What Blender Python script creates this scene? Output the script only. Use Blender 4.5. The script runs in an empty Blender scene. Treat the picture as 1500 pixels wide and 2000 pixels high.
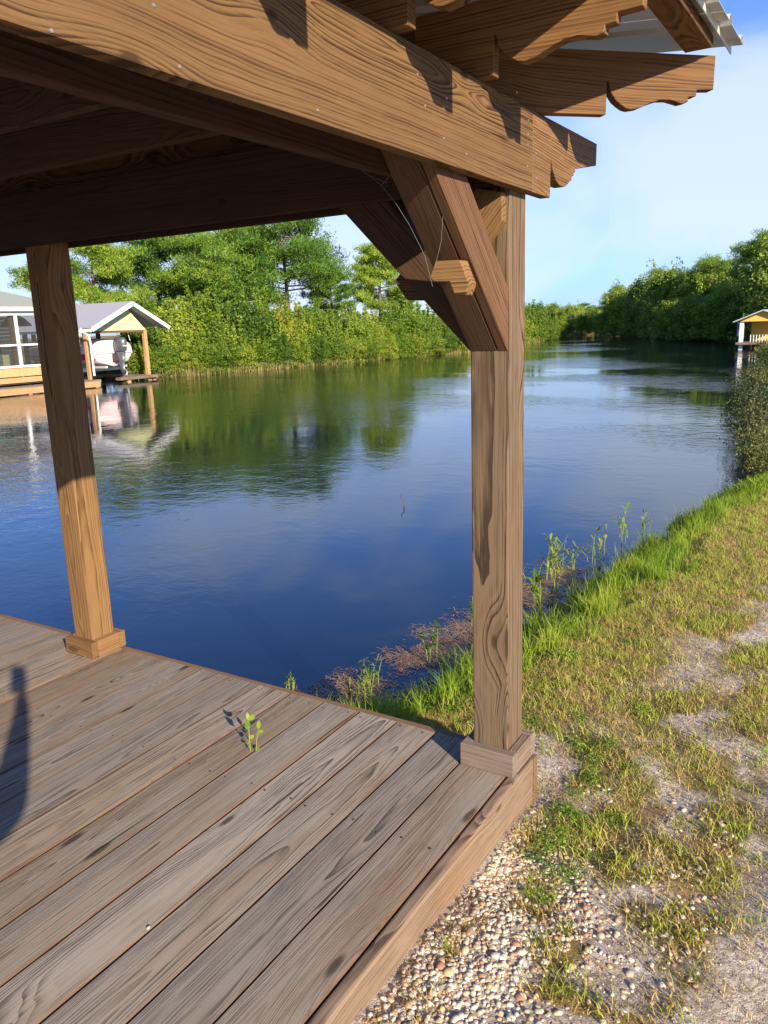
import bpy, bmesh, math, random
import numpy as np
from mathutils import Matrix, Vector
random.seed(7); RNG = np.random.default_rng(11)
D = bpy.data; SC = bpy.context.scene; COL = SC.collection
# ------------------------------------------------------------------ camera, sky, sun, exposure
CP = np.array([1.01352, -2.45134, 1.63829]); YAW, PIT, ROL, FPX = -.558999, -.230924, -.034031, 1553.61
def cam_axes():
    ca, sa, cb, sb, cc, sc = math.cos(YAW), math.sin(YAW), math.cos(PIT), math.sin(PIT), math.cos(ROL), math.sin(ROL)
    f = np.array([sa*cb, ca*cb, sb]); r = np.array([ca, -sa, 0.]); u = np.cross(r, f)
    return cc*r+sc*u, -sc*r+cc*u, f
RX, UX, FX = cam_axes()
cam = D.objects.new('camera', D.cameras.new('camera')); COL.objects.link(cam); SC.camera = cam
M = Matrix(((RX[0], UX[0], -FX[0], CP[0]), (RX[1], UX[1], -FX[1], CP[1]), (RX[2], UX[2], -FX[2], CP[2]), (0, 0, 0, 1)))
cam.matrix_world = M
cam.data.sensor_fit = 'HORIZONTAL'; cam.data.sensor_width = 36; cam.data.lens = 36*FPX/1500
cam.data.clip_start = .02; cam.data.clip_end = 2000
def ray(px, py):                      # helper to turn measured picture points into points of the place
    return RX*(px-750)/FPX - UX*(py-1000)/FPX + FX
def atZ(px, py, z): v = ray(px, py); return CP + v*(z-CP[2])/v[2]
def atX(px, py, x): v = ray(px, py); return CP + v*(x-CP[0])/v[0]
def atY(px, py, y): v = ray(px, py); return CP + v*(y-CP[1])/v[1]
EL, AZ = math.radians(21.8), math.radians(121.5)
SUND = Vector((math.sin(AZ)*math.cos(EL), math.cos(AZ)*math.cos(EL), math.sin(EL)))   # towards the sun
world = D.worlds.new('World'); SC.world = world; world.use_nodes = True
wn = world.node_tree; wn.nodes.clear()
def N(t, k, **kw):
    n = t.nodes.new(k)
    for a, b in kw.items():
        if a == 'inp':
            for i, v in b.items(): n.inputs[i].default_value = v
        else: setattr(n, a, b)
    return n
sky = N(wn, 'ShaderNodeTexSky', sky_type='NISHITA', sun_disc=False, sun_elevation=EL, sun_rotation=AZ, air_density=1.0, dust_density=.5, ozone_density=4.)
tc = N(wn, 'ShaderNodeTexCoord'); mp = N(wn, 'ShaderNodeMapping'); mp.inputs['Scale'].default_value = (1, 1, 2.6)
nz = N(wn, 'ShaderNodeTexNoise', inp={'Scale': 1.35, 'Detail': 6, 'Roughness': .5, 'Distortion': .4})
mp.inputs['Location'].default_value = (.62, .2, .33)
mr = N(wn, 'ShaderNodeMapRange', interpolation_type='SMOOTHSTEP'); mr.inputs[1].default_value = .50; mr.inputs[2].default_value = .66
mr.inputs[3].default_value = .04; mr.inputs[4].default_value = .7
mx = N(wn, 'ShaderNodeMix', data_type='RGBA'); mx.inputs[7].default_value = (4.3, 4.9, 5.8, 1)
bg = N(wn, 'ShaderNodeBackground'); bg.inputs['Strength'].default_value = .1
wo = N(wn, 'ShaderNodeOutputWorld'); L = wn.links.new
tint = N(wn, 'ShaderNodeMix', data_type='RGBA', blend_type='MULTIPLY'); tint.inputs[0].default_value = 1; tint.inputs[7].default_value = (.46, .72, 1.2, 1); L(sky.outputs[0], tint.inputs[6])
L(tc.outputs['Generated'], mp.inputs[0]); L(mp.outputs[0], nz.inputs['Vector']); L(nz.outputs['Fac'], mr.inputs[0])
sz = N(wn, 'ShaderNodeSeparateXYZ'); L(tc.outputs['Generated'], sz.inputs[0]); hz = N(wn, 'ShaderNodeMapRange', interpolation_type='SMOOTHSTEP')
hz.inputs[1].default_value = .0; hz.inputs[2].default_value = .5; hz.inputs[3].default_value = .16; hz.inputs[4].default_value = 0.; L(sz.outputs[2], hz.inputs[0])
ad = N(wn, 'ShaderNodeMath', operation='ADD', use_clamp=True); L(mr.outputs[0], ad.inputs[0]); L(hz.outputs[0], ad.inputs[1]); L(ad.outputs[0], mx.inputs[0]); L(tint.outputs[2], mx.inputs[6]); L(mx.outputs[2], bg.inputs[0]); L(bg.outputs[0], wo.inputs[0])
sl = D.lights.new('sun', 'SUN'); sl.energy = 4.6; sl.angle = math.radians(.53); sl.color = (1, .87, .68)
so = D.objects.new('sun', sl); COL.objects.link(so); so.rotation_euler = SUND.to_track_quat('Z', 'Y').to_euler(); so.location = (0, -5, 30)
SC.view_settings.view_transform = 'Standard'; SC.view_settings.look = 'None'; SC.view_settings.exposure = .97; SC.view_settings.gamma = 1
WZ, GZ = -.5, -.2
# ------------------------------------------------------------------ object helpers
WM = {}
def setp(o, label=None, cat=None, group=None, kind=None):
    if label: o['label'] = label
    if cat: o['category'] = cat
    if group: o['group'] = group
    if kind: o['kind'] = kind
    return o
def link(o, parent=None, mw=None):
    COL.objects.link(o); mw = mw or Matrix.Identity(4); WM[o.name] = mw.copy()
    if parent is not None:
        o.parent = parent; o.matrix_basis = WM[parent.name].inverted() @ mw
    else: o.matrix_basis = mw
    return o
def thing(name, loc, label, cat, group=None, rz=0):
    o = D.objects.new(name, None); o.empty_display_size = .1
    link(o, None, Matrix.Translation(loc) @ Matrix.Rotation(rz, 4, 'Z')); return setp(o, label, cat, group)
def from_bm(name, bm, mat, parent=None, mw=None, smooth=False):
    me = D.meshes.new(name); bm.normal_update(); bm.to_mesh(me); bm.free()
    me.materials.append(mat)
    if smooth: me.shade_smooth()
    return link(D.objects.new(name, me), parent, mw)
def np_mesh(name, V, F, mat, attr=None, smooth=False):
    V = np.asarray(V, np.float32).reshape(-1, 3); F = np.asarray(F, np.int32); k = F.shape[1]
    me = D.meshes.new(name); me.vertices.add(len(V)); me.vertices.foreach_set('co', V.ravel())
    me.loops.add(F.size); me.loops.foreach_set('vertex_index', F.ravel())
    me.polygons.add(len(F)); me.polygons.foreach_set('loop_start', np.arange(0, F.size, k, dtype=np.int32))
    if attr is not None:
        a = me.attributes.new('rnd', 'FLOAT', 'POINT'); a.data.foreach_set('value', np.asarray(attr, np.float32))
    me.materials.append(mat); me.update(calc_edges=True)
    if smooth: me.shade_smooth()
    return me
def mesh_obj(name, me, parent=None, mw=None): return link(D.objects.new(name, me), parent, mw)
def copy_tree(o, mw, label=None):
    c = o.copy(); COL.objects.link(c); c.matrix_basis = mw; WM[c.name] = mw.copy()
    if label: c['label'] = label
    for ch in list(o.children):
        d = ch.copy(); COL.objects.link(d); d.parent = c
        for g in list(ch.children):
            e = g.copy(); COL.objects.link(e); e.parent = d
    return c
def frame(p0, p1, up=(0, 0, 1)):
    p0, p1 = Vector(p0), Vector(p1); x = (p1-p0).normalized(); up = Vector(up)
    y = up.cross(x).normalized(); z = x.cross(y)
    m = Matrix((x, y, z)).transposed().to_4x4(); m.translation = (p0+p1)/2; return m, (p1-p0).length
def box_bm(l, w, h, bev=.003, seg=1):
    bm = bmesh.new(); bmesh.ops.create_cube(bm, size=1); bmesh.ops.scale(bm, vec=(l, w, h), verts=bm.verts)
    if bev: bmesh.ops.bevel(bm, geom=bm.edges[:], offset=min(bev, .3*min(l, w, h)), segments=seg, affect='EDGES', profile=.6)
    return bm
def timber(name, p0, p1, w, h, mat, parent=None, up=(0, 0, 1), bev=.003, seg=1, roll=0):
    m, l = frame(p0, p1, up)
    if roll: m = m @ Matrix.Rotation(roll, 4, 'X')
    return from_bm(name, box_bm(l, w, h, bev, seg), mat, parent, m)
def box(name, lo, hi, mat, parent=None, bev=.003):
    lo, hi = Vector(lo), Vector(hi); s = hi-lo
    return from_bm(name, box_bm(s.x, s.y, s.z, bev), mat, parent, Matrix.Translation((lo+hi)/2))
def prism(name, pts, th, mat, parent=None, mw=None, bev=.002):
    """pts in local xz, extruded th along y (centred)"""
    bm = bmesh.new(); vs = [bm.verts.new((x, -th/2, z)) for x, z in pts]; f = bm.faces.new(vs)
    r = bmesh.ops.extrude_face_region(bm, geom=[f]); bmesh.ops.translate(bm, vec=(0, th, 0), verts=[v for v in r['geom'] if isinstance(v, bmesh.types.BMVert)])
    bmesh.ops.recalc_face_normals(bm, faces=bm.faces)
    if bev: bmesh.ops.bevel(bm, geom=[e for e in bm.edges], offset=bev, segments=1, affect='EDGES', clamp_overlap=True)
    return from_bm(name, bm, mat, parent, mw)
def tube_bm(pts, rad, n=6, bm=None):
    bm = bm or bmesh.new(); rings = []; P = [Vector(p) for p in pts]
    for i, p in enumerate(P):
        t = (P[min(i+1, len(P)-1)]-P[max(i-1, 0)]).normalized(); a = t.orthogonal().normalized(); b = t.cross(a)
        r = rad[i] if hasattr(rad, '__len__') else rad
        rings.append([bm.verts.new(p+(a*math.cos(2*math.pi*k/n)+b*math.sin(2*math.pi*k/n))*r) for k in range(n)])
    # keep rings aligned
    for i in range(1, len(rings)):
        best = min(range(n), key=lambda s: sum((rings[i][(k+s) % n].co-rings[i-1][k].co).length for k in range(n)))
        rings[i] = rings[i][best:]+rings[i][:best]
        d1 = sum((rings[i][k].co-rings[i-1][k].co).length for k in range(n)); rv = [rings[i][0]]+rings[i][:0:-1]
        if sum((rv[k].co-rings[i-1][k].co).length for k in range(n)) < d1: rings[i] = rv
    for i in range(len(rings)-1):
        for k in range(n): bm.faces.new((rings[i][k], rings[i][(k+1) % n], rings[i+1][(k+1) % n], rings[i+1][k]))
    bm.faces.new(rings[0][::-1]); bm.faces.new(rings[-1]); return bm
# ------------------------------------------------------------------ materials
def newmat(name):
    m = D.materials.new(name); m.use_nodes = True; t = m.node_tree; t.nodes.clear()
    o = N(t, 'ShaderNodeOutputMaterial'); p = N(t, 'ShaderNodeBsdfPrincipled'); t.links.new(p.outputs[0], o.inputs[0])
    return m, t, p, o
def math_(t, op, a, b=None, c=None, clamp=False):
    n = N(t, 'ShaderNodeMath', operation=op, use_clamp=clamp)
    for i, v in enumerate((a, b, c)):
        if v is None: continue
        if isinstance(v, (int, float)): n.inputs[i].default_value = v
        else: t.links.new(v, n.inputs[i])
    return n.outputs[0]
def vmath(t, op, a, b):
    n = N(t, 'ShaderNodeVectorMath', operation=op)
    for i, v in enumerate((a, b)):
        if isinstance(v, tuple): n.inputs[i].default_value = v
        else: t.links.new(v, n.inputs[i])
    return n.outputs[0]
def noise(t, vec, scale, detail=3, rough=.5, dist=0.):
    n = N(t, 'ShaderNodeTexNoise', inp={'Scale': scale, 'Detail': detail, 'Roughness': rough, 'Distortion': dist}); t.links.new(vec, n.inputs['Vector']); return n.outputs['Fac']
def mixc(t, f, a, b, mode='MIX'):
    n = N(t, 'ShaderNodeMix', data_type='RGBA', blend_type=mode)
    for i, v in ((0, f), (6, a), (7, b)):
        if isinstance(v, (int, float)): n.inputs[i].default_value = v
        elif isinstance(v, tuple): n.inputs[i].default_value = (*v, 1)
        else: t.links.new(v, n.inputs[i])
    return n.outputs[2]
def ramp(t, f, a, b, lo=0., hi=1.):
    n = N(t, 'ShaderNodeMapRange', interpolation_type='SMOOTHSTEP')
    n.inputs[1].default_value = a; n.inputs[2].default_value = b; n.inputs[3].default_value = lo; n.inputs[4].default_value = hi
    t.links.new(f, n.inputs[0]); return n.outputs[0]
def bump(t, h, strength, dist, p):
    n = N(t, 'ShaderNodeBump'); n.inputs['Strength'].default_value = strength; n.inputs['Distance'].default_value = dist
    t.links.new(h, n.inputs['Height']); t.links.new(n.outputs[0], p.inputs['Normal']); return n
def wood(name, light, dark, weather=None, wamt=0., ring=.011, knots=1., rough=.75, edge=None, contrast=1., kscale=(1.3, 3.4), kax='YZ', amp=.06, tilt=.018, fibre=.55):
    m, t, p, o = newmat(name); L = t.links.new
    tc = N(t, 'ShaderNodeTexCoord'); oi = N(t, 'ShaderNodeObjectInfo')
    rnd = vmath(t, 'MULTIPLY', N(t, 'ShaderNodeCombineXYZ').outputs[0], (1, 1, 1)); cx = rnd.node.inputs[0].links[0].from_node
    L(oi.outputs['Random'], cx.inputs[0]); r2 = math_(t, 'FRACT', math_(t, 'MULTIPLY', oi.outputs['Random'], 37.7)); r3 = math_(t, 'FRACT', math_(t, 'MULTIPLY', oi.outputs['Random'], 91.3))
    L(r2, cx.inputs[1]); L(r3, cx.inputs[2])
    off = vmath(t, 'MULTIPLY', cx.outputs[0], (31., 17., 23.))
    P = tc.outputs['Object']; Q = vmath(t, 'ADD', P, off)
    sx = N(t, 'ShaderNodeSeparateXYZ'); L(P, sx.inputs[0])
    wob = noise(t, vmath(t, 'MULTIPLY', Q, (1.1, 5, 5)), 1., 3, .45)
    wob2 = noise(t, vmath(t, 'MULTIPLY', Q, (5., 24, 24)), 1., 2, .5)
    qs = N(t, 'ShaderNodeSeparateXYZ'); L(Q, qs.inputs[0]); lat = {'Y': qs.outputs[1], 'Z': qs.outputs[2]}.get(kax) or math_(t, 'ADD', qs.outputs[1], qs.outputs[2])
    kc2 = N(t, 'ShaderNodeCombineXYZ'); L(math_(t, 'MULTIPLY', qs.outputs[0], kscale[0]), kc2.inputs[0]); L(math_(t, 'MULTIPLY', lat, kscale[1]), kc2.inputs[1])
    vo = N(t, 'ShaderNodeTexVoronoi', voronoi_dimensions='2D', feature='F1', inp={'Scale': 1., 'Randomness': 1.}); L(kc2.outputs[0], vo.inputs['Vector'])
    vd = vo.outputs['Distance']
    vd = math_(t, 'ADD', vd, math_(t, 'ADD', math_(t, 'MULTIPLY', math_(t, 'SUBTRACT', wob2, .5), .05), math_(t, 'MULTIPLY', math_(t, 'SUBTRACT', r2, .5), .03)))
    kn = ramp(t, vd, .0, .34, 1., 0.); core = ramp(t, vd, .02, .055, 1., 0.)
    # pith line runs along the piece, slightly off axis, so faces show cathedral grain
    yy = math_(t, 'ADD', sx.outputs[1], math_(t, 'MULTIPLY', math_(t, 'SUBTRACT', r2, .5), .12))
    zz = math_(t, 'ADD', sx.outputs[2], math_(t, 'ADD', math_(t, 'MULTIPLY', math_(t, 'SUBTRACT', r3, .5), .3), math_(t, 'MULTIPLY', sx.outputs[0], tilt)))
    rr = math_(t, 'SQRT', math_(t, 'ADD', math_(t, 'MULTIPLY', yy, yy), math_(t, 'MULTIPLY', zz, zz)))
    rr = math_(t, 'ADD', rr, math_(t, 'MULTIPLY', wob, amp)); rr = math_(t, 'ADD', rr, math_(t, 'MULTIPLY', wob2, .004))
    rr = math_(t, 'ADD', rr, math_(t, 'MULTIPLY', kn, .028*knots))
    cr_ = N(t, 'ShaderNodeCombineXYZ'); L(math_(t, 'DIVIDE', rr, ring), cr_.inputs[0]); L(math_(t, 'MULTIPLY', r2, 50.), cr_.inputs[1])
    n1d = noise(t, cr_.outputs[0], .45, 2, .6); rr = math_(t, 'ADD', rr, math_(t, 'MULTIPLY', n1d, ring*1.6)); band = noise(t, cr_.outputs[0], .8, 2, .5)
    ph = math_(t, 'FRACT', math_(t, 'DIVIDE', rr, ring))
    late = math_(t, 'POWER', ph, 1.7)                       # slow darkening then a sharp edge, like early and late wood
    late = math_(t, 'MULTIPLY', late, ramp(t, ph, .93, 1., 1., 0.)); late = math_(t, 'MULTIPLY', late, ramp(t, band, .3, .65, .2, 1.25))
    late = math_(t, 'MULTIPLY', late, ramp(t, noise(t, vmath(t, 'MULTIPLY', Q, (9, 60, 60)), 1., 2, .5), .3, .6, .5, 1.1))
    fib = noise(t, vmath(t, 'MULTIPLY', Q, (4, 260, 260)), 1., 2, .6)
    big = noise(t, vmath(t, 'MULTIPLY', Q, (1.6, 6, 6)), 1., 4, .55)
    f = math_(t, 'MULTIPLY', late, 1.15*contrast); f = math_(t, 'ADD', f, math_(t, 'MULTIPLY', math_(t, 'SUBTRACT', fib, .5), fibre*contrast), clamp=True)
    c = mixc(t, f, light, dark)
    c = mixc(t, ramp(t, big, .35, .75, 0., .55), c, tuple(.55*a+.45*b for a, b in zip(dark, light)))
    if weather:
        wa = ramp(t, math_(t, 'ADD', big, math_(t, 'MULTIPLY', math_(t, 'SUBTRACT', r2, .5), .45)), .25, .7, max(0, wamt-.35), min(1, wamt+.25))
        wc = mixc(t, f, weather, tuple(.36*a for a in weather)); c = mixc(t, wa, c, wc)
        st = ramp(t, noise(t, vmath(t, 'MULTIPLY', Q, (2.2, 9, 9)), 1., 5, .6), .58, .74, 0., .55)
        c = mixc(t, st, c, tuple(.35*a for a in weather)); c = mixc(t, ramp(t, noise(t, vmath(t, 'MULTIPLY', Q, (1.3, 4, 4)), 1.3, 4, .6), .55, .8, 0., .5), c, (light[0]*.62, light[1]*.5, light[2]*.42))
    kc = mixc(t, fib, tuple(.55*a for a in dark), tuple(.35*a+.15*b for a, b in zip(light, dark)))
    c = mixc(t, math_(t, 'MULTIPLY', core, min(1, .85*knots)), c, kc)
    ck = ramp(t, noise(t, vmath(t, 'MULTIPLY', Q, (.9, 34, 34)), 1., 3, .6), .70, .725, 0., .85); c = mixc(t, ck, c, tuple(.2*a for a in dark))   # drying checks
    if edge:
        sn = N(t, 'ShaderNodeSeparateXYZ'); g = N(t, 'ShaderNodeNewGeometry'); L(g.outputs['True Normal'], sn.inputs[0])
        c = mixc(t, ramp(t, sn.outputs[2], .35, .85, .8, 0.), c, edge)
    br = math_(t, 'ADD', .82, math_(t, 'MULTIPLY', r3, .36)); hs = N(t, 'ShaderNodeHueSaturation'); L(c, hs.inputs['Color']); L(br, hs.inputs['Value'])
    L(hs.outputs[0], p.inputs['Base Color']); p.inputs['Roughness'].default_value = rough; p.inputs['Specular IOR Level'].default_value = .25
    hh = math_(t, 'SUBTRACT', math_(t, 'MULTIPLY', fib, .35), math_(t, 'MULTIPLY', late, .8)); hh = math_(t, 'SUBTRACT', hh, math_(t, 'MULTIPLY', ck, 2.)); hh = math_(t, 'SUBTRACT', hh, math_(t, 'MULTIPLY', core, 1.))
    bump(t, hh, .55, .0016, p); return m
def plain(name, col, rough=.6, metal=0., var=.15, scale=6., bmp=0., spec=.5):
    m, t, p, o = newmat(name); tc = N(t, 'ShaderNodeTexCoord')
    n = noise(t, tc.outputs['Object'], scale, 5, .6); c = mixc(t, n, tuple(a*(1-var) for a in col), tuple(min(1, a*(1+var)) for a in col))
    t.links.new(c, p.inputs['Base Color']); p.inputs['Roughness'].default_value = rough; p.inputs['Metallic'].default_value = metal; p.inputs['Specular IOR Level'].default_value = spec
    if bmp: bump(t, n, .5, bmp, p)
    return m
def leafmat(name, cols, rough=.55, trans=.35, pos=1.2):
    """cols: dark, mid, light; the per-leaf value 'rnd' and slow noise pick between them"""
    m, t, p, o = newmat(name); L = t.links.new; a = N(t, 'ShaderNodeAttribute', attribute_name='rnd'); tc = N(t, 'ShaderNodeTexCoord'); oi = N(t, 'ShaderNodeObjectInfo')
    n = noise(t, tc.outputs['Object'], pos, 3, .5)
    f = math_(t, 'ADD', math_(t, 'MULTIPLY', a.outputs['Fac'], .6), math_(t, 'MULTIPLY', n, .7)); f = math_(t, 'ADD', f, math_(t, 'MULTIPLY', math_(t, 'SUBTRACT', oi.outputs['Random'], .5), .5))
    cr = N(t, 'ShaderNodeValToRGB'); e = cr.color_ramp.elements; e[0].position = .25; e[0].color = (*cols[0], 1); e[1].position = 1.0; e[1].color = (*cols[2], 1)
    k = e.new(.6); k.color = (*cols[1], 1); L(f, cr.inputs[0]); c = cr.outputs[0]
    L(c, p.inputs['Base Color']); p.inputs['Roughness'].default_value = rough; p.inputs['Specular IOR Level'].default_value = .3
    tr = N(t, 'ShaderNodeBsdfTranslucent'); L(mixc(t, .6, c, (.22, .3, .02)), tr.inputs[0]); ms = N(t, 'ShaderNodeMixShader'); ms.inputs[0].default_value = trans
    L(p.outputs[0], ms.inputs[1]); L(tr.outputs[0], ms.inputs[2]); L(ms.outputs[0], o.inputs[0]); return m
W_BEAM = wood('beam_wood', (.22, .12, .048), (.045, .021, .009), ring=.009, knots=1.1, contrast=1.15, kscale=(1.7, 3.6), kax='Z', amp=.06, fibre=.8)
W_BIN = wood('shaded_beam_wood', (.075, .038, .02), (.024, .012, .007), ring=.012, knots=1., kax='Z')  # beam wood again, with the shade under the roof put into the colour
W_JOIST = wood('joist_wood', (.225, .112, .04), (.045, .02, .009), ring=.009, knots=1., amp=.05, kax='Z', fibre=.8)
W_JIN = wood('shaded_joist_wood', (.10, .055, .028), (.035, .018, .009), ring=.01, knots=1., kax='Z')  # joist wood darkened to paint in the interior shade; tails keep the lighter one
W_BRACE = wood('shaded_brace_wood', (.12, .065, .035), (.025, .012, .007), ring=.0085, knots=1., contrast=1.1, amp=.07, fibre=.8)  # dark tone paints the shade on the brace undersides
W_BRACE2 = wood('sunlit_brace_wood', (.165, .085, .041), (.038, .018, .009), ring=.008, knots=1., contrast=1.15, amp=.05, fibre=.9)  # lighter copy: sunlight on the outer brace face put into its colour
W_POST = wood('corner_post_wood', (.205, .122, .060), (.032, .018, .009), weather=(.26, .20, .145), wamt=.1, ring=.0075, knots=.9, amp=.035, tilt=.004, contrast=1.25, fibre=1.3)
W_POST2 = wood('golden_post_wood', (.26, .142, .056), (.075, .034, .013), ring=.010, knots=.9, amp=.03, tilt=.006, fibre=.9)
W_TRIM = wood('trim_wood', (.23, .148, .088), (.075, .045, .026), weather=(.29, .245, .205), wamt=.5, ring=.006, knots=.5, amp=.02, fibre=1.1)
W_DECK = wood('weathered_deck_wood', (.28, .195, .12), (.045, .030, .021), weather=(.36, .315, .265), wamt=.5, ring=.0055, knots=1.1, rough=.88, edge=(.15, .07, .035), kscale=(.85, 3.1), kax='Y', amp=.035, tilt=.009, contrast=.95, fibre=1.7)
W_RIM = wood('rim_wood', (.27, .155, .072), (.08, .038, .018), weather=(.25, .21, .17), wamt=.2, ring=.007, amp=.03, fibre=1.4)
W_PINK = wood('new_yellow_pine', (.56, .35, .16), (.34, .18, .08), ring=.02, knots=.6)
W_DARK = wood('dark_wood', (.16, .09, .05), (.05, .03, .02), ring=.012)
M_METAL = plain('galvalume_roof', (.62, .62, .58), .42, .35, .05, 3.)
M_WHITE = plain('white_paint', (.8, .8, .78), .45, 0, .03)
M_NAIL = plain('nail_head', (.6, .56, .45), .35, .8, .2)
# ------------------------------------------------------------------ terrain and water
SY = [-60, -5, .4, .9, 1.3, 2.2, 2.6, 3.2, 4, 4.8, 5.7, 6.8, 8, 9.6, 15, 21, 40, 57, 65, 75, 89, 102, 130]
SX = [-2.2, -2.0, -1.7, -1.25, -1.12, -1.02, -.88, -.86, -.80, -.80, -.72, -.46, -.24, -.16, -.62, -1.3, -3.9, -6.6, -10., -16, -24, -34, -60]
LY = [-60, 20, 24.3, 25.6, 30, 44, 49, 74, 100, 130]; LX = [-37., -37, -36.5, -29.3, -27.4, -26.2, -24.8, -28.3, -36, -62]
def vnoise(x, y, s, seed=0):
    x = np.asarray(x, float)*s+seed*17.3; y = np.asarray(y, float)*s+seed*9.1
    xi, yi = np.floor(x), np.floor(y); fx, fy = x-xi, y-yi; fx = fx*fx*(3-2*fx); fy = fy*fy*(3-2*fy)
    def h(a, b): v = np.sin(a*127.1+b*311.7+seed*3.3)*43758.5453; return v-np.floor(v)
    return (h(xi, yi)*(1-fx)+h(xi+1, yi)*fx)*(1-fy)+(h(xi, yi+1)*(1-fx)+h(xi+1, yi+1)*fx)*fy
def fbm(x, y, s, seed=0): return (vnoise(x, y, s, seed)+.5*vnoise(x, y, s*2.1, seed+1)+.25*vnoise(x, y, s*4.3, seed+2))/1.75
def shore(x, y):
    """distance inland (positive) of a point"""
    wig = (fbm(x, y, 1.6, 3)-.5)*np.clip(.35+np.abs(y)*.01, 0, 1.)
    dr = (x-np.interp(y, SY, SX)+wig)*.95; dl = np.interp(y, LY, LX)-x+wig; db = (y-112.)
    return np.maximum(np.maximum(dr, dl), db)
def ground_z(x, y):
    x = np.asarray(x, float); y = np.asarray(y, float); s = shore(x, y)
    left = x < -20
    z = WZ + np.where(s > 0, np.minimum(s*.42, .3)+np.clip(s-.7, 0, 30)*np.where(left & (y < 60), .03, .006), np.maximum(s*.5, -1.2))
    z = z+np.clip((-y+.15)*.075, 0, .12)*np.clip(1.6-np.abs(x)*.8, 0, 1)*(x > -1)
    z = z+(fbm(x, y, 2.2, 5)-.5)*.05*np.clip(s*3, 0, 1)+(vnoise(x, y, 9, 6)-.5)*.018*np.clip(s*3, 0, 1)+(vnoise(x, y, 30, 8)-.5)*.007
    return z
def veg(x, y):
    """how grassy the ground is, 0 to 1"""
    s = shore(x, y); n = fbm(x, y, 2.4, 21); n2 = fbm(x, y, 6., 33)
    band = np.clip(1.35-np.abs(s-.45)*1.35, 0, 1)
    far = np.clip((y-1.0)*.25, 0, .5)
    base = np.clip((n-.40)*3.2+.3, 0, 1)*np.clip((n2-.18)*2.6, 0, 1)
    v = np.maximum(band, base*(.72+far))
    dk = np.clip((x-.02)/.42, 0, 1); v = np.where(y < .0, v*np.clip(.12+dk*.3+(n-.5)*2.2+(y+.45)*1.3, .0, 1), v)   # gravelly by the deck
    v = np.where((x > .55+.3*n) & (y < 4), v*.6, v)
    v = np.where((x > .22) & (y < -.15), np.minimum(v, np.clip((n2-.5)*5, 0, .6)), v)
    v = np.where((y > -.75) & (y < .55) & (x > .1) & (x < .75), np.maximum(v, np.clip((fbm(x, y, 7., 91)-.45)*4, 0, .75)), v)
    return np.clip(v, 0, 1)
def axis(a, b, lo, hi, st, g=1.16):
    c = list(np.arange(lo, hi+1e-6, st)); s = st; v = lo; L_ = []
    while v > a: s *= g; v -= s; L_.append(v)
    s = st; v = hi; H = []
    while v < b: s *= g; v += s; H.append(v)
    return np.array(L_[::-1]+c+H)
gx = np.unique(np.concatenate([axis(-700, 700, -1.9, 1.7, .03, 1.14), np.arange(-34, -20, .5)])); gy = axis(-200, 900, -1.9, 7.5, .035, 1.09)
X, Y = np.meshgrid(gx, gy); Z = ground_z(X, Y); nx, ny = len(gx), len(gy)
ii = (np.arange(ny-1)[:, None]*nx+np.arange(nx-1)[None]).ravel()
M_GR, t, p, o = newmat('sandy_ground'); L = t.links.new
tc = N(t, 'ShaderNodeTexCoord'); Pn = tc.outputs['Object']; va = N(t, 'ShaderNodeAttribute', attribute_name='rnd')
n1 = noise(t, Pn, 5, 6, .62); n2 = noise(t, Pn, 46, 5, .65); n3 = noise(t, Pn, 230, 3, .6)
sand = mixc(t, ramp(t, n1, .3, .7), (.52, .42, .32), (.70, .61, .51)); sand = mixc(t, ramp(t, n2, .4, .68), sand, (.30, .22, .15)); sand = mixc(t, ramp(t, n3, .55, .75, 0, .6), sand, (.70, .63, .55))
lit = mixc(t, n2, (.40, .27, .12), (.22, .14, .06)); lit = mixc(t, ramp(t, n1, .4, .7), lit, (.12, .13, .035))
gcol = mixc(t, ramp(t, va.outputs['Fac'], .12, .6), sand, lit); L(gcol, p.inputs['Base Color']); p.inputs['Roughness'].default_value = .95; p.inputs['Specular IOR Level'].default_value = .1
bump(t, math_(t, 'ADD', n2, math_(t, 'MULTIPLY', n3, .4)), .9, .02, p)
vv = veg(X, Y); vv = np.where((np.abs(X) > 8) | (Y > 15), 1., vv)
gm = np_mesh('ground', np.stack([X, Y, Z], -1), np.stack([ii, ii+1, ii+nx+1, ii+nx], -1), M_GR, vv.ravel(), True)
setp(mesh_obj('ground', gm), kind='structure')
M_WAT, t, p, o = newmat('canal_water'); L = t.links.new
tc = N(t, 'ShaderNodeTexCoord'); Pn = tc.outputs['Object']
p.inputs['Base Color'].default_value = (.0018, .006, .014, 1); p.inputs['Roughness'].default_value = .015; p.inputs['IOR'].default_value = 1.5
calm = ramp(t, noise(t, vmath(t, 'MULTIPLY', Pn, (.9, 1.5, 1)), .1, 3, .5), .40, .62, .12, .85)
sy = N(t, 'ShaderNodeSeparateXYZ'); L(Pn, sy.inputs[0])
dist = vmath(t, 'DISTANCE', Pn, (1.0, -2.4, WZ)).node.outputs['Value']
nearc = ramp(t, dist, 3.5, 18., .08, 1.); calm = math_(t, 'MULTIPLY', calm, nearc)
w1 = noise(t, vmath(t, 'MULTIPLY', Pn, (1.0, 1.25, 1)), 2.6, 3, .55, .3); w2 = noise(t, vmath(t, 'MULTIPLY', Pn, (1, 1.2, 1)), 9., 3, .55, .2); w3 = noise(t, Pn, .7, 2, .5)
hh = math_(t, 'ADD', math_(t, 'MULTIPLY', w1, .55), math_(t, 'MULTIPLY', w2, .22)); hh = math_(t, 'MULTIPLY', hh, calm); hh = math_(t, 'ADD', hh, math_(t, 'MULTIPLY', w3, .12))
bump(t, hh, 1., .034, p)
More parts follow.
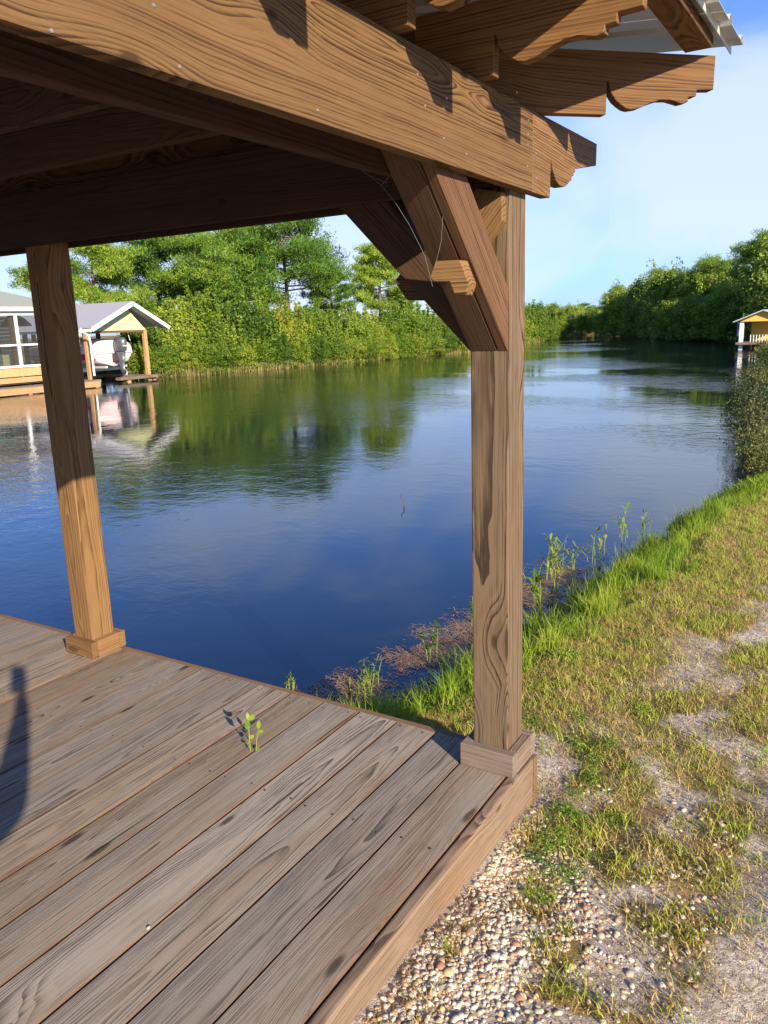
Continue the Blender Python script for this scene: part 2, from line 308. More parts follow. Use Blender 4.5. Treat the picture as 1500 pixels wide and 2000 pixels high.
wx = np.array([-120, 60.]); bmw = bmesh.new(); vs = [bmw.verts.new(c) for c in ((-160, -120, WZ), (40, -120, WZ), (40, 140, WZ), (-160, 140, WZ))]; bmw.faces.new(vs)
setp(from_bm('canal_water', bmw, M_WAT), kind='structure')
# ------------------------------------------------------------------ deck
deck = thing('wooden_deck', (-2.1, -1.9, GZ), 'weathered grey wooden plank deck over the canal edge under the pavilion', 'deck')
PW, XO, YR = .1897, -.226, .1807
DE = 4.6
for i in range(22):
    x1 = XO+.190 if i == 0 else XO-(i-1)*PW; x0 = x1-PW+(.0055 if i else .002)
    x1 -= .0
    yb = YR-.002+random.uniform(-.004, .001); zz = random.uniform(-.0015, .002) - (.001 if i % 3 else 0)
    bm = box_bm(1, 1, 1, 0); bmesh.ops.delete(bm, geom=bm.faces[:], context='FACES_ONLY'); bm.free()
    l, w, h = DE+yb, x1-x0-.003, .032
    bm = bmesh.new(); ns, nw = 40, 4; cup = random.uniform(-.0012, .0018); ph = random.random()*6; amp = random.uniform(.0005, .0016)
    G = [[None]*(nw+1) for _ in range(ns+1)]
    for a in range(ns+1):
        for b in range(nw+1):
            u = a/ns-.5; v = b/nw-.5; e = random.uniform(-.0007, .0007)
            G[a][b] = bm.verts.new((u*l, v*w+amp*math.sin(u*9+ph)+(e if b in (0, nw) else 0), h/2+cup*(4*v*v)+amp*.6*math.sin(u*7+ph*2)))
    for a in range(ns):
        for b in range(nw): bm.faces.new((G[a][b], G[a+1][b], G[a+1][b+1], G[a][b+1]))
    r = bmesh.ops.extrude_face_region(bm, geom=bm.faces[:]); bmesh.ops.translate(bm, vec=(0, 0, -h), verts=[v for v in r['geom'] if isinstance(v, bmesh.types.BMVert)])
    bmesh.ops.recalc_face_normals(bm, faces=bm.faces)
    ed = [e for e in bm.edges if len(e.link_faces) == 2 and e.calc_face_angle(0) > 1. and min(v.co.z for v in e.verts) > 0]
    bmesh.ops.bevel(bm, geom=ed, offset=.0035, segments=2, affect='EDGES')
    mw = Matrix.Translation(((x0+x1)/2, (yb-DE)/2, -h/2+zz-.001)) @ Matrix.Rotation(math.pi/2, 4, 'Z')
    from_bm('deck_board', bm, W_DECK, deck, mw)
timber('rim_board', (-4.4, .2005, -.108), (.012, .2005, -.108), .036, .2, W_RIM, deck, bev=.006, seg=2)
timber('rim_board', (-.0105, -DE, -.106), (-.0105, .1805, -.106), .039, .2, W_RIM, deck, bev=.008, seg=2)
for y in (-4., -2.8, -1.6, -.5): timber('under_joist', (-4.3, y, -.12), (-.04, y, -.12), .038, .17, W_DARK, deck)
for x in (-4.2, -2.43, -1.2): timber('pile', (x, .06, -1.4), (x, .06, -.04), .14, .14, W_DARK, deck, up=(0, 1, 0))
bm = bmesh.new()
for i in range(22):
    xc_ = XO+.1 if i == 0 else XO-(i-.5)*PW
    for y in (.14, -.5, -1.6, -2.8):
        for dx in (-.055, .055):
            bmesh.ops.create_cone(bm, cap_ends=True, segments=8, radius1=.0045, radius2=.004, depth=.002, matrix=Matrix.Translation((xc_+dx+random.uniform(-.008, .008), y+random.uniform(-.012, .012), .0012)))
o = from_bm('screw_heads', bm, plain('rusty_screw', (.13, .09, .07), .6, .5), deck); o['kind'] = 'stuff'
# ------------------------------------------------------------------ pavilion
pav = thing('pavilion', (-1.2, -2., 0), 'brown timber pavilion with scalloped joist tails and metal roof over the deck', 'pavilion')
def post(x0, y0, mat, label=None):
    p = timber('post', (x0+.108, y0+.108, -.02), (x0+.108, y0+.108, 2.283), .14, .14, mat, pav, up=(0, 1, 0), bev=.006, seg=2)
    if label: p['label'] = label
    T, w, h = .216, .037, .0876
    tm = W_TRIM if mat is W_POST else W_POST2
    for (a, b, n_) in (((x0, y0+w/2), (x0+T, y0+w/2), 0), ((x0, y0+T-w/2), (x0+T, y0+T-w/2), 1), ((x0+w/2, y0+w+.001), (x0+w/2, y0+T-w-.001), 2), ((x0+T-w/2, y0+w+.001), (x0+T-w/2, y0+T-w-.001), 3)):
        timber('trim_board', (*a, h/2+.001), (*b, h/2+.001), w, h, tm, p, bev=.004, seg=2)
    return p
P2X = -2.3251
post(-.216, 0, W_POST, 'greyer corner post by the grassy bank')
post(P2X-.216, 0, W_POST2, 'golden post standing over open water')
post(-.216, -4.3, W_POST); post(P2X-.216, -4.3, W_POST2)
BZ0, BZ1 = 2.040, 2.284
def beam_tail(x):
    pts = [(.142, BZ0), (.303, BZ0), (.304, 2.160), (.309, 2.162), (.33, 2.128), (.36, 2.102), (.40, 2.090), (.44, 2.090), (.47, 2.099), (.495, 2.113), (.52, 2.122), (.522, 2.137), (.54, 2.139), (.541, 2.152), (.557, 2.153), (.558, 2.165), (.803, 2.210), (.805, 2.289), (.142, BZ1)]
    cx, cz = .45, 2.16
    mw = Matrix.Translation((x, cx, cz)) @ Matrix.Rotation(math.pi/2, 4, 'Z')
    o = prism('beam_end', [(a-cx, b-cz) for a, b in pts], .037, W_BEAM, pav, mw, .0015); return o
for x in (-.019, -.197):
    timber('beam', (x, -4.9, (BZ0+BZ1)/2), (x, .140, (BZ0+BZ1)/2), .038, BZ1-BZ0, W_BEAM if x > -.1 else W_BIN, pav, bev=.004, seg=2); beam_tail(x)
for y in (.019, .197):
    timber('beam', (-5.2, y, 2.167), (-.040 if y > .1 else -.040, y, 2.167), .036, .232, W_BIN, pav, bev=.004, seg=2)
J0, JD = 2.2855, .19
TAIL = [(0, 0), (.001, .100), (.006, .1), (.015, .068), (.035, .044), (.052, .032), (.07, .022), (.088, .018), (.12, .023), (.16, .039), (.196, .050), (.232, .051), (.278, .041), (.300, .046), (.302, .062), (.330, .064), (.332, .084), (.394, .086), (.396, JD)]
def joist(pos, ang, inner, label=None):
    """pos: block end of the tail; ang: plan direction outward"""
    pts = [(-inner, 0)]+TAIL+[(-inner, JD)]
    cz = JD/2; cx = -inner/2
    mw = Matrix.Translation((pos[0], pos[1], J0)) @ Matrix.Rotation(ang, 4, 'Z') @ Matrix.Translation((cx, 0, cz))
    o = prism('joist_tail', [(a-cx, b-cz) for a, b in pts], .038, W_JOIST, pav, mw, .0015)
    if label: o['label'] = label
    return o
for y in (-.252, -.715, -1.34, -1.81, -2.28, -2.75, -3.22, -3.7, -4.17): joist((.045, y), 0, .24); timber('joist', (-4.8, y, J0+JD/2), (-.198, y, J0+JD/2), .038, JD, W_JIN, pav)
dd = .019*math.sqrt(2)
joist((.152, .152+.195+dd), math.pi/4, .70, 'diagonal corner joist over the corner post')
timber('joist', (-4.9, .24, J0+.095), (-.33, .24, J0+.095), .038, .19, W_JOIST, pav)
# braces, 6x6, at 45 degrees
def brace(axis_, bx, by):
    hz = .198
    if axis_ == 'U':   # under the side beam, runs towards -y
        pts = [(.038, 1.54), (-.622, 2.20), (-.424, 2.20), (.038, 1.738)]
        c = (-.16, 1.80); mw = Matrix.Translation((bx, c[0], c[1])) @ Matrix.Rotation(math.pi/2, 4, 'Z')
        pl = [(a-c[0], b-c[1]) for a, b in pts]
    else:
        pts = [(bx, 1.54), (bx-.66, 2.20), (bx-.46, 2.20), (bx, 1.738)]
        c = (bx-.2, 1.80); mw = Matrix.Translation((c[0], by, c[1])); pl = [(a-c[0], b-c[1]) for a, b in pts]
    # rotate local frame so the grain follows the brace
    ang = math.radians(45); r = Matrix.Rotation(ang if axis_ == 'V' else ang, 4, 'Y')
    inv = r.inverted(); q = [inv @ Vector((a, 0, b)) for a, b in pl]
    if axis_ == 'U':
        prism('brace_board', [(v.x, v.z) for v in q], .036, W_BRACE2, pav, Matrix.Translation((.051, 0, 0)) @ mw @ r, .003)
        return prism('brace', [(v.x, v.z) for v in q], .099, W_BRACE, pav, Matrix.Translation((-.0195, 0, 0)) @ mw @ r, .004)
    return prism('brace', [(v.x, v.z) for v in q], .139, W_BRACE, pav, mw @ r, .004)
b1 = brace('U', -.108, 0); b2 = brace('V', -.1785, .108)
def mirror_brace():
    bx = P2X-.0375; pts = [(bx, 1.54), (bx+.5, 2.049), (bx+.3, 2.049), (bx, 1.738)]; return pts
pk = [atY(x, y, .018) for x, y in [(905, 364), (984, 376), (985, 432), (953, 480), (925, 440)]]
cxk, czk = float(np.mean([v[0] for v in pk])), float(np.mean([v[2] for v in pk])); r45 = Matrix.Rotation(math.radians(-50), 4, 'Y'); q = [r45.inverted() @ Vector((v[0]-cxk, 0, v[2]-czk)) for v in pk]
prism('wedge_block', [(v.x, v.z) for v in q], .034, W_POST2, pav, Matrix.Translation((cxk, .019, czk)) @ r45, .002)  # pale wedge added for the lit patch high on the post face
# notched pegs on the undersides of the braces
def peg(pts, depth, par, mw):
    return prism('brace_block', pts, depth, W_POST2, par, mw, .002)
pk = [atY(x, y, -.285) for x, y in [(841, 541), (852, 510), (900, 508), (918, 555), (910, 577), (890, 577), (879, 550), (848, 550)]]
cxk, czk = float(np.mean([v[0] for v in pk])), float(np.mean([v[2] for v in pk]))
prism('brace_block', [(v[0]-cxk, v[2]-czk) for v in pk], .05, W_POST2, pav, Matrix.Translation((cxk, -.265, czk)), .002)
pk = [atY(x, y, .06) for x, y in [(770, 549), (786, 530), (836, 560), (826, 585), (795, 587)]]
cxk, czk = float(np.mean([v[0] for v in pk])), float(np.mean([v[2] for v in pk]))
prism('brace_block', [(v[0]-cxk, v[2]-czk) for v in pk], .10, W_BRACE, pav, Matrix.Translation((cxk, .11, czk)), .002)
# roof: eave purlin, higher purlins, ribbed panels
SL = .1
EX, EZ = .45, 2.478
def rz(x): return EZ+.04+(EX-x)*SL
tip = .565
timber('purlin', (.405, -5.1, EZ+.02), (.405, tip, EZ+.02), .089, .036, W_JOIST, pav, bev=.003)
for x in (-.45, -1.1, -1.75): timber('purlin', (x, -5.1, rz(x)-.02), (x, .22, rz(x)-.02), .089, .036, W_JOIST, pav, bev=.003)
timber('flashing', (.475, -5.1, rz(.475)-.004), (.475, .74, rz(.475)-.004), .004, .028, M_METAL, pav, bev=0)
def roof_panel(y0, y1, side):
    bm = bmesh.new(); prof = []; y = y0
    while y < y1-.01:
        prof += [(y, 0), (y+.085, 0), (y+.1, .02), (y+.125, .02), (y+.14, 0)]; y += .229
    prof.append((y1, 0)); xr = -2.35
    xs = [.515, xr] if side > 0 else [xr, -5.2]
    def zz(x): return rz(x) if x >= xr else rz(xr)+(x-xr)*SL
    A = [bm.verts.new((xs[0], p_, zz(xs[0])+q+.004)) for p_, q in prof]; B = [bm.verts.new((xs[1], p_, zz(xs[1])+q+.004)) for p_, q in prof]
    for k in range(len(prof)-1): bm.faces.new((A[k], A[k+1], B[k+1], B[k]))
    r = bmesh.ops.extrude_face_region(bm, geom=bm.faces[:]); bmesh.ops.translate(bm, vec=(0, 0, .0015), verts=[v for v in r['geom'] if isinstance(v, bmesh.types.BMVert)])
    bmesh.ops.recalc_face_normals(bm, faces=bm.faces); return from_bm('roof_panel', bm, M_METAL, pav)
yy_ = -5.15
while yy_ < .65:
    roof_panel(yy_, min(yy_+.916, .64), 1); roof_panel(yy_, min(yy_+.916, .64), -1); yy_ += .918
for k in range(2):
    z0 = 2.29+k*.142; xr0 = max(.0, (z0+.14-EZ-.04)/SL)
    x1 = -.42
    if True: timber('gable_board', (max(-5, -4.7-x1), .28, z0+.07), (x1, .28, z0+.07), .019, .14, W_BRACE, pav)
# nail heads along the beam face, a joint's worth each
bm = bmesh.new()
for (a, b) in [(815, 145), (872, 192), (830, 207), (1032, 235), (1031, 262), (1031, 282), (1030, 325), (1047, 300), (1048, 348), (911, 301), (867, 270), (1010, 180), (100, 60), (350, 130), (620, 215), (300, 10)]:
    P = atX(a, b, .0); m = Matrix.Translation(P) @ Matrix.Rotation(math.pi/2, 4, 'Y'); bmesh.ops.create_cone(bm, cap_ends=True, segments=10, radius1=.0036, radius2=.0028, depth=.003, matrix=m)
o = from_bm('nail_heads', bm, M_NAIL, pav); o['kind'] = 'stuff'
# ------------------------------------------------------------------ foliage generators
def unit(v): return v/np.maximum(np.linalg.norm(v, axis=-1, keepdims=True), 1e-9)
def blades(C, Dr, ln, wd, rnd, bendn=None):
    """thin triangles from C along Dr"""
    n = len(C); side = unit(np.cross(Dr, RNG.normal(size=(n, 3))))*wd[:, None]*.5
    V = np.stack([C-side, C+side, C+Dr*ln[:, None]], 1).reshape(-1, 3); F = np.arange(3*n).reshape(n, 3); return V, F, np.repeat(rnd, 3)
def leaves(C, nrm, ln, wd, rnd):
    n = len(C); a = unit(np.cross(nrm, RNG.normal(size=(n, 3)))); b = np.cross(nrm, a)
    l = ln[:, None]*.5; w = wd[:, None]*.5
    V = np.stack([C-a*l, C+b*w+nrm*w*.25, C+a*l, C-b*w+nrm*w*.25], 1).reshape(-1, 3); F = np.arange(4*n).reshape(n, 4); return V, F, np.repeat(rnd, 4)
M_BARK = plain('pine_bark', (.16, .105, .075), .9, 0, .45, 9., .02, .1)
M_BARK2 = plain('shrub_bark', (.14, .11, .085), .9, 0, .4, 12., .01, .1)
M_PINE = leafmat('pine_needles', ((.03, .09, .016), (.15, .28, .028), (.37, .46, .05)), trans=.35)
M_SHRUB = leafmat('shrub_leaves', ((.04, .10, .014), (.15, .26, .025), (.36, .42, .05)), trans=.35)
M_SHRUBY = leafmat('yellowing_shrub_leaves', ((.05, .11, .014), (.20, .30, .024), (.44, .42, .05)), trans=.35)
M_DARKL = leafmat('oak_leaves', ((.04, .10, .014), (.14, .24, .028), (.33, .40, .055)), trans=.25)
M_REEDM = leafmat('bank_grass', ((.10, .11, .025), (.19, .2, .04), (.33, .27, .10)), trans=.3)
def pine_meshes(H, R, seed, nb=46, sparse=1.):
    rg = np.random.default_rng(seed); bm = bmesh.new(); lean = rg.normal(size=2)*.04*H
    def axis_(h): f = h/H; return Vector((lean[0]*f*f, lean[1]*f*f, h))
    tube_bm([axis_(h)-Vector((0, 0, .3 if h == 0 else 0)) for h in np.linspace(0, H*.93, 9)], list(np.linspace(.022*H, .006*H, 9)), 8, bm)
    Cs = []
    for k in range(nb):
        f = .40+.60*(k/nb)**.9; h = H*f*.97; az = rg.uniform(0, 6.283)
        rad = R*(1.05-((f-.55)/.5)**2*.75)*rg.uniform(.55, 1.1) if f > .35 else R*rg.uniform(.5, .9)
        rad = max(rad, .25*R); p0 = axis_(h*.97); rise = rg.uniform(.02, .28)*rad
        p1 = p0+Vector((math.cos(az)*rad*.5, math.sin(az)*rad*.5, rise*.2)); p2 = p0+Vector((math.cos(az+.2)*rad, math.sin(az+.2)*rad, rise))
        tube_bm([p0, p1, p2], [.007*H*(1.2-f*.6), .005*H*(1.2-f*.6), .0025*H], 5, bm)
        for s in np.linspace(.5, 1.05, 4):
            q = p0.lerp(p1, min(1, s*2)) if s < .5 else p1.lerp(p2, (s-.5)*2)
            for j in range(3):
                w = rg.normal(size=3)*np.array([.13, .13, .05])*R*(.6+s*.5); Cs.append(np.array(q)+w+np.array([0, 0, .03*R]))
    Cs.append(np.array(axis_(H))); Cs = np.array(Cs); n = int(64*sparse); m = len(Cs)
    C = np.repeat(Cs, n, 0)+rg.normal(size=(m*n, 3))*np.array([.075, .075, .045])*R
    d = rg.normal(size=(m*n, 3)); d[:, 2] = np.abs(d[:, 2])*.9+.15; d = unit(d)
    V, F, r = blades(C, d, rg.uniform(.16, .32, m*n), rg.uniform(.035, .065, m*n), np.clip(np.repeat(rg.uniform(0, 1, m), n)*.6+rg.uniform(0, .4, m*n), 0, 1))
    return bm, np_mesh('pine_crown', V, F, M_PINE, r)
def bush_meshes(H, R, seed, n=4200, ls=.11, mat=None, stems=9, low=0, openness=.5, sprigs=16):
    rg = np.random.default_rng(seed); bm = bmesh.new(); tips = []
    for k in range(stems):
        az = k*2.4+rg.uniform(-.4, .4); rr = R*rg.uniform(.25, .85); h = H*rg.uniform(.6, 1.)*(1-.35*(rr/R)**2)
        p = [Vector((math.cos(az)*rr*.1, math.sin(az)*rr*.1, -.25)), Vector((math.cos(az)*rr*.5, math.sin(az)*rr*.5, h*.45)), Vector((math.cos(az)*rr, math.sin(az)*rr, h))]
        tube_bm(p, [.012*H, .008*H, .003*H], 5, bm)
        for j in range(4):
            q = p[1].lerp(p[2], rg.uniform(0, 1)); e = q+Vector(rg.normal(size=3)*R*.3); tube_bm([q, e], [.004*H, .0015*H], 4, bm); tips.append(e); tips.append(q)
        tips.append(p[2]); tips.append(p[1])
    Cs = np.array([list(v) for v in tips]); ex = rg.normal(size=(len(Cs)*2, 3)); ex = unit(ex)*np.array([R, R, H*.42])*rg.uniform(.5, .95, (len(ex), 1))+np.array([0, 0, H*.5]); Cs = np.vstack([Cs, ex])
    Cs[:, 2] = np.clip(Cs[:, 2], .08*H, H)
    if low: aa = rg.uniform(0, 6.283, low); rr_ = R*np.sqrt(rg.uniform(.1, 1, low)); Cs = np.vstack([Cs, np.stack([np.cos(aa)*rr_, np.sin(aa)*rr_, H*rg.uniform(0, .3, low)], 1)])
    sp = []
    for q_ in range(sprigs):
        a_ = rg.uniform(0, 6.283); r_ = R*rg.uniform(0, .85); zt_ = H*(1.02-.45*(r_/R)**2); hh_ = H*rg.uniform(.08, .26)
        for w_ in np.linspace(-.5, 1, 5): sp.append((math.cos(a_)*r_, math.sin(a_)*r_, zt_+hh_*w_))
    nc0 = len(Cs); Cs = np.vstack([Cs, np.array(sp).reshape(-1, 3)]); k = rg.integers(0, len(Cs), n); sc_ = np.where(k >= nc0, .38, 1.)[:, None]; off = sc_* unit(rg.normal(size=(n, 3)))*rg.uniform(.3, 1, (n, 1))**.5*np.array([.27*R, .27*R, .12*H])*openness*1.5
    C = Cs[k]+off; C[:, 2] = np.maximum(C[:, 2], .02); nr = unit(off*np.array([1, 1, 1.3])+rg.normal(size=(n, 3))*.5*R*.3+np.array([0, 0, .12]))
    V, F, r = leaves(C, nr, rg.uniform(.7, 1.3, n)*ls, rg.uniform(.4, .7, n)*ls, np.clip(rg.uniform(0, 1, len(Cs))[k]*.6+rg.uniform(0, .4, n), 0, 1))
    return bm, np_mesh('leaf_crown', V, F, mat or M_SHRUB, r)
LIB = {}
def plant(kind, variant, x, y, sc, label, name, cat, group, builder, rz=None, sz=None):
    """first use builds trunk and crown; later uses copy the two parts on a new thing"""
    z = float(ground_z(x, y)); z = max(z, WZ-.03); rz_ = random.uniform(0, 6.283) if rz is None else rz
    mw = Matrix.Translation((x, y, z-.03)) @ Matrix.Rotation(rz_, 4, 'Z') @ Matrix.Diagonal((sc, sc, sz or sc, 1))
    key = (kind, variant)
    if key in LIB: o = copy_tree(LIB[key], mw, label); o.name = name; return o
    bmt, crown = builder(); o = D.objects.new(name, None); link(o, None, mw); setp(o, label, cat, group)
    tr = D.meshes.new('trunk'); bmt.to_mesh(tr); bmt.free(); tr.materials.append(M_BARK if kind == 'pine' else M_BARK2); tr.shade_smooth()
    a = D.objects.new('trunk', tr); COL.objects.link(a); a.parent = o
    b = D.objects.new('crown', crown); COL.objects.link(b); b.parent = o
    LIB[key] = o; return o
def topH(px, py, x, y): # height above ground for a top seen at px,py standing at x,y
    r = ray(px, py); d = math.hypot(x-CP[0], y-CP[1]); z = CP[2]+r[2]*d/math.hypot(r[0], r[1]); return z-float(ground_z(x, y))
def onX(px, X): v = ray(px, 700.); P = CP+v*(X-CP[0])/v[0]; return float(P[0]), float(P[1])
def onY(px, Yv): v = ray(px, 660.); P = CP+v*(Yv-CP[1])/v[1]; return float(P[0]), float(P[1])
# left bank pines
PB = {0: (8., 3.3), 1: (8., 2.9), 2: (8., 3.6), 3: (8., 2.3)}
def pineb(v): return lambda: pine_meshes(PB[v][0], PB[v][1], 40+v, nb=38)
for n_, (px, X_, ty, v, lab) in enumerate([(196, -33, 452, 1, 'slim pine with low limbs just left of the boathouse ridge, nearest the leaning post'), (318, -36, 448, 0, 'pine standing behind the peak of the boathouse roof'),
        (405, -33, 452, 1, 'pine with bare grey limbs in the middle of the left bank group'), (570, -32, 418, 2, 'tallest and widest bright pine of the left bank group'), (480, -36, 436, 0, 'pine between the bare-limbed pine and the widest pine'), (652, -31.5, 520, 3, 'lower pine on the right flank of the widest pine'),
        (745, -31, 472, 3, 'pine standing alone right of a sky gap, beside the brace'), (785, -32, 560, 3, 'small pine partly hidden by the brace and its block'), (120, -44, 500, 1, 'pine right behind the leaning golden post')]):
    x, y = onX(px, X_); h = topH(px, ty, x, y); plant('pine', v, x, y, h/8., lab, 'pine_tree', 'tree', 'pines on the left bank', pineb(v))
def shrubb(v): return lambda: bush_meshes(3.2, 1.75, 70+v, n=13000, ls=.14, mat=(M_SHRUB, M_SHRUBY, M_SHRUB, M_SHRUBY, M_SHRUB)[v], stems=11, sprigs=10, low=20)
SHR = [(288, -31, 600), (322, -30.4, 592), (362, -30, 575), (403, -29.5, 572), (440, -29, 580), (476, -28.8, 572), (512, -28.6, 585), (548, -28.4, 590), (585, -28.2, 598), (622, -28, 606), (655, -27.8, 612), (690, -27.6, 606), (722, -27.4, 600), (756, -27.2, 596), (790, -27, 590), (822, -26.6, 596), (852, -26.2, 606), (880, -26, 622), (905, -25.8, 640), (1040, -29.2, 600), (1062, -30, 606), (1085, -31.5, 612), (935, -26, 640), (970, -26.5, 620), (1008, -27, 610)]
ORD = 'first second third fourth fifth sixth seventh eighth ninth tenth eleventh twelfth thirteenth fourteenth fifteenth sixteenth seventeenth eighteenth nineteenth twentieth'.split()
ORD += ['twenty-'+w for w in ORD[:9]]+['thirtieth']+['thirty-'+w for w in ORD[:9]]
ADJ = ['round', 'tall', 'leafy', 'bright', 'yellow-tipped']
def rank(i, m=99, T=None, k=0): T = T or SHR; return sorted([j for j in range(len(T)) if j < m], key=lambda j: T[j][k]).index(i)
for i, (px, X_, ty) in enumerate(SHR):
    x, y = onX(px, X_); h = topH(px, ty, x, y)*random.uniform(.72, .98); v = [0, 2, 4, 1, 2, 0, 4, 3, 1, 0, 3, 2, 1, 3, 0, 4, 2, 3, 1, 0, 2, 3, 4, 0, 1][i]
    plant('shrub', v, x, y, max(.75, h/3.2)*1.05, '%s wild shrub, %s from the boathouse in the middle row of the bank hedge' % (ADJ[i % 5], ORD[rank(i)]), 'shrub', 'shrub', 'shrubs along the left bank', shrubb(v), sz=h/3.2)
    x2, y2 = onX(px+14, X_-2.2); h2 = topH(px+14, ty+16, x2, y2); plant('shrub', (v+1) % 5, x2, y2, max(.8, h2/3.2)*1.15, 'green shrub, %s from the boathouse in the tall back row of the hedge' % ORD[rank(i)], 'shrub', 'shrub', 'shrubs along the left bank', shrubb((v+1) % 5), sz=h2/3.2)
    if i < 22: x2, y2 = onX(px-10, X_+.9); plant('shrub', (v+2) % 5, x2, y2, .62, 'low shrub, %s from the boathouse in the front row above the waterline' % ORD[rank(i, 22)], 'shrub', 'shrub', 'shrubs along the left bank', shrubb((v+2) % 5), sz=.5)
# far end of the canal and right bank
def treeb(v): return lambda: bush_meshes(7., 3.0, 90+v, n=12000, ls=.26, mat=(M_DARKL, M_SHRUB, M_DARKL)[v], stems=13, openness=.42, sprigs=0, low=60)
def fpineb(v): return lambda: pine_meshes(9., 3.0, 60+v, nb=34, sparse=.8)
FAR = [(1045, 112, 585), (1062, 118, 596), (1082, 116, 592), (1103, 122, 598), (1122, 118, 594), (1143, 124, 590), (1163, 118, 600), (1180, 116, 602), (1015, 112, 590), (1075, 135, 588), (1150, 138, 596), (1200, 112, 600), (1220, 114, 598), (1030, 98, 603), (1125, 126, 604), (1092, 126, 600), (1100, 113, 602), (1118, 112.6, 604), (1136, 113, 600), (1152, 112.8, 604), (1170, 113, 602), (1186, 112.6, 602), (1084, 113, 600)]
for i, (px, y_, ty) in enumerate(FAR):
    x, y = onY(px, y_); h = topH(px, ty, x, y); k = i % 3
    if k == 2: plant('pine', 10+i % 2, x, y, h/9., 'distant pine, %s from the post in the tree line closing the canal' % ORD[rank(i, 99, FAR)], 'pine_tree', 'tree', 'trees at the far end of the canal', fpineb(i % 2))
    else: plant('tree', i % 2, x, y, h/7., 'distant leafy tree, %s from the post in the tree line closing the canal' % ORD[rank(i, 99, FAR)], 'broadleaf_tree', 'tree', 'trees at the far end of the canal', treeb(i % 2), sz=h/7.)
RT = [(1200, 93, 556), (1222, 90, 548), (1240, 87, 556), (1262, 84, 530), (1285, 82, 522), (1305, 80, 516), (1328, 79, 512), (1350, 77, 506), (1372, 76, 500), (1396, 73, 500), (1415, 72, 508), (1432, 70, 524), (1455, 66, 498), (1478, 64, 462), (1500, 62, 446), (1525, 60, 450),
      (1215, 86, 590), (1250, 80, 580), (1290, 76, 570), (1330, 72, 575), (1365, 69, 570), (1395, 68, 568), (1420, 66, 560), (1450, 64, 575), (1482, 63, 560), (1235, 83, 620), (1272, 76, 625), (1312, 73, 622), (1345, 71, 628), (1385, 67, 622), (1412, 64, 625), (1436, 62, 610), (1465, 61, 615), (1495, 60, 590), (1530, 58, 520), (1560, 62, 470)]
for i, (px, y_, ty) in enumerate(RT):
    x, y = onY(px, y_); h = topH(px, ty, x, y); back = i < 16
    while float(shore(x, y)) < .3: y += 1.; x, y = onY(px, y)
    if back and i in (0, 2, 4, 8, 9, 12, 13, 14): plant('pine', 10+i % 2, x, y, h/9., 'pine, %s from the canal bend in the right bank woods' % ORD[rank(i, 99, RT)], 'pine_tree', 'tree', 'trees on the right bank', fpineb(i % 2))
    else: plant('tree', i % 3, x, y, h/7.*(1.0 if h > 4 else 1.6), 'dark green leafy tree, %s from the canal bend in the right bank woods' % ORD[rank(i, 99, RT)], 'broadleaf_tree', 'tree', 'trees on the right bank', treeb(i % 3), sz=h/7.)
for i, y_ in enumerate(np.arange(90, 113, 2.1)):
    xx = float(np.interp(y_, SY, SX))+1.4; plant('tree', i % 3, xx, float(y_), random.uniform(.45, .6), 'leafy waterside shrub, %s from the right bank woods along the far canal bend' % ORD[i], 'broadleaf_tree', 'tree', 'shrubs at the far canal bend', treeb(i % 3), sz=random.uniform(.4, .6))
# overhanging bushes on the near right bank
M_BUSH = leafmat('dark_bush_leaves', ((.012, .03, .008), (.03, .06, .012), (.14, .13, .035)), trans=.2, pos=3.)
def nearb(v): return lambda: bush_meshes(1.5, .8, 120+v, n=(3600, 2600, 2000)[v], ls=.07, mat=(M_BUSH, M_REEDM, M_BUSH)[v], stems=(12, 12, 24)[v], openness=.95, sprigs=3)
def onB(px, y): v = ray(px, 800.); return float(CP[0]+v[0]*(y-CP[1])/v[1])
NB = [(onB(1500, 9.3), 9.3, .48, 1, 'tan and green bush nearest the grass at the right edge'), (onB(1482, 10.8), 10.8, .62, 2, 'dark twiggy bush overhanging the water behind the tan one'), (onB(1478, 13.), 13., .72, 2, 'bare-twigged dark bush dipping into the canal'), (onB(1490, 16.), 16., .8, 0, 'dark leafy bush in front of the yellow boathouse'), (onB(1474, 20.5), 20.5, .85, 2, 'twiggy bush left of the yellow boathouse'), (onB(1530, 8.3), 8.3, .4, 1, 'small tan-green clump cut by the right picture edge'), (onB(1500, 26.), 26., 1., 0, 'farther dark bush at the foot of the yellow boathouse'), (onB(1525, 12.), 12., .8, 0, 'dark bush at the picture edge behind the tan clump'), (onB(1508, 18.), 18., .9, 2, 'twiggy dark bush just inland before the boathouse')]
for x, y, s, v, lab in NB: plant('near', v, x, y, s, lab, 'bush', 'bush', None, nearb(v), sz=s*(1.15 if y < 12 else 1.0 if y < 17 else .8))
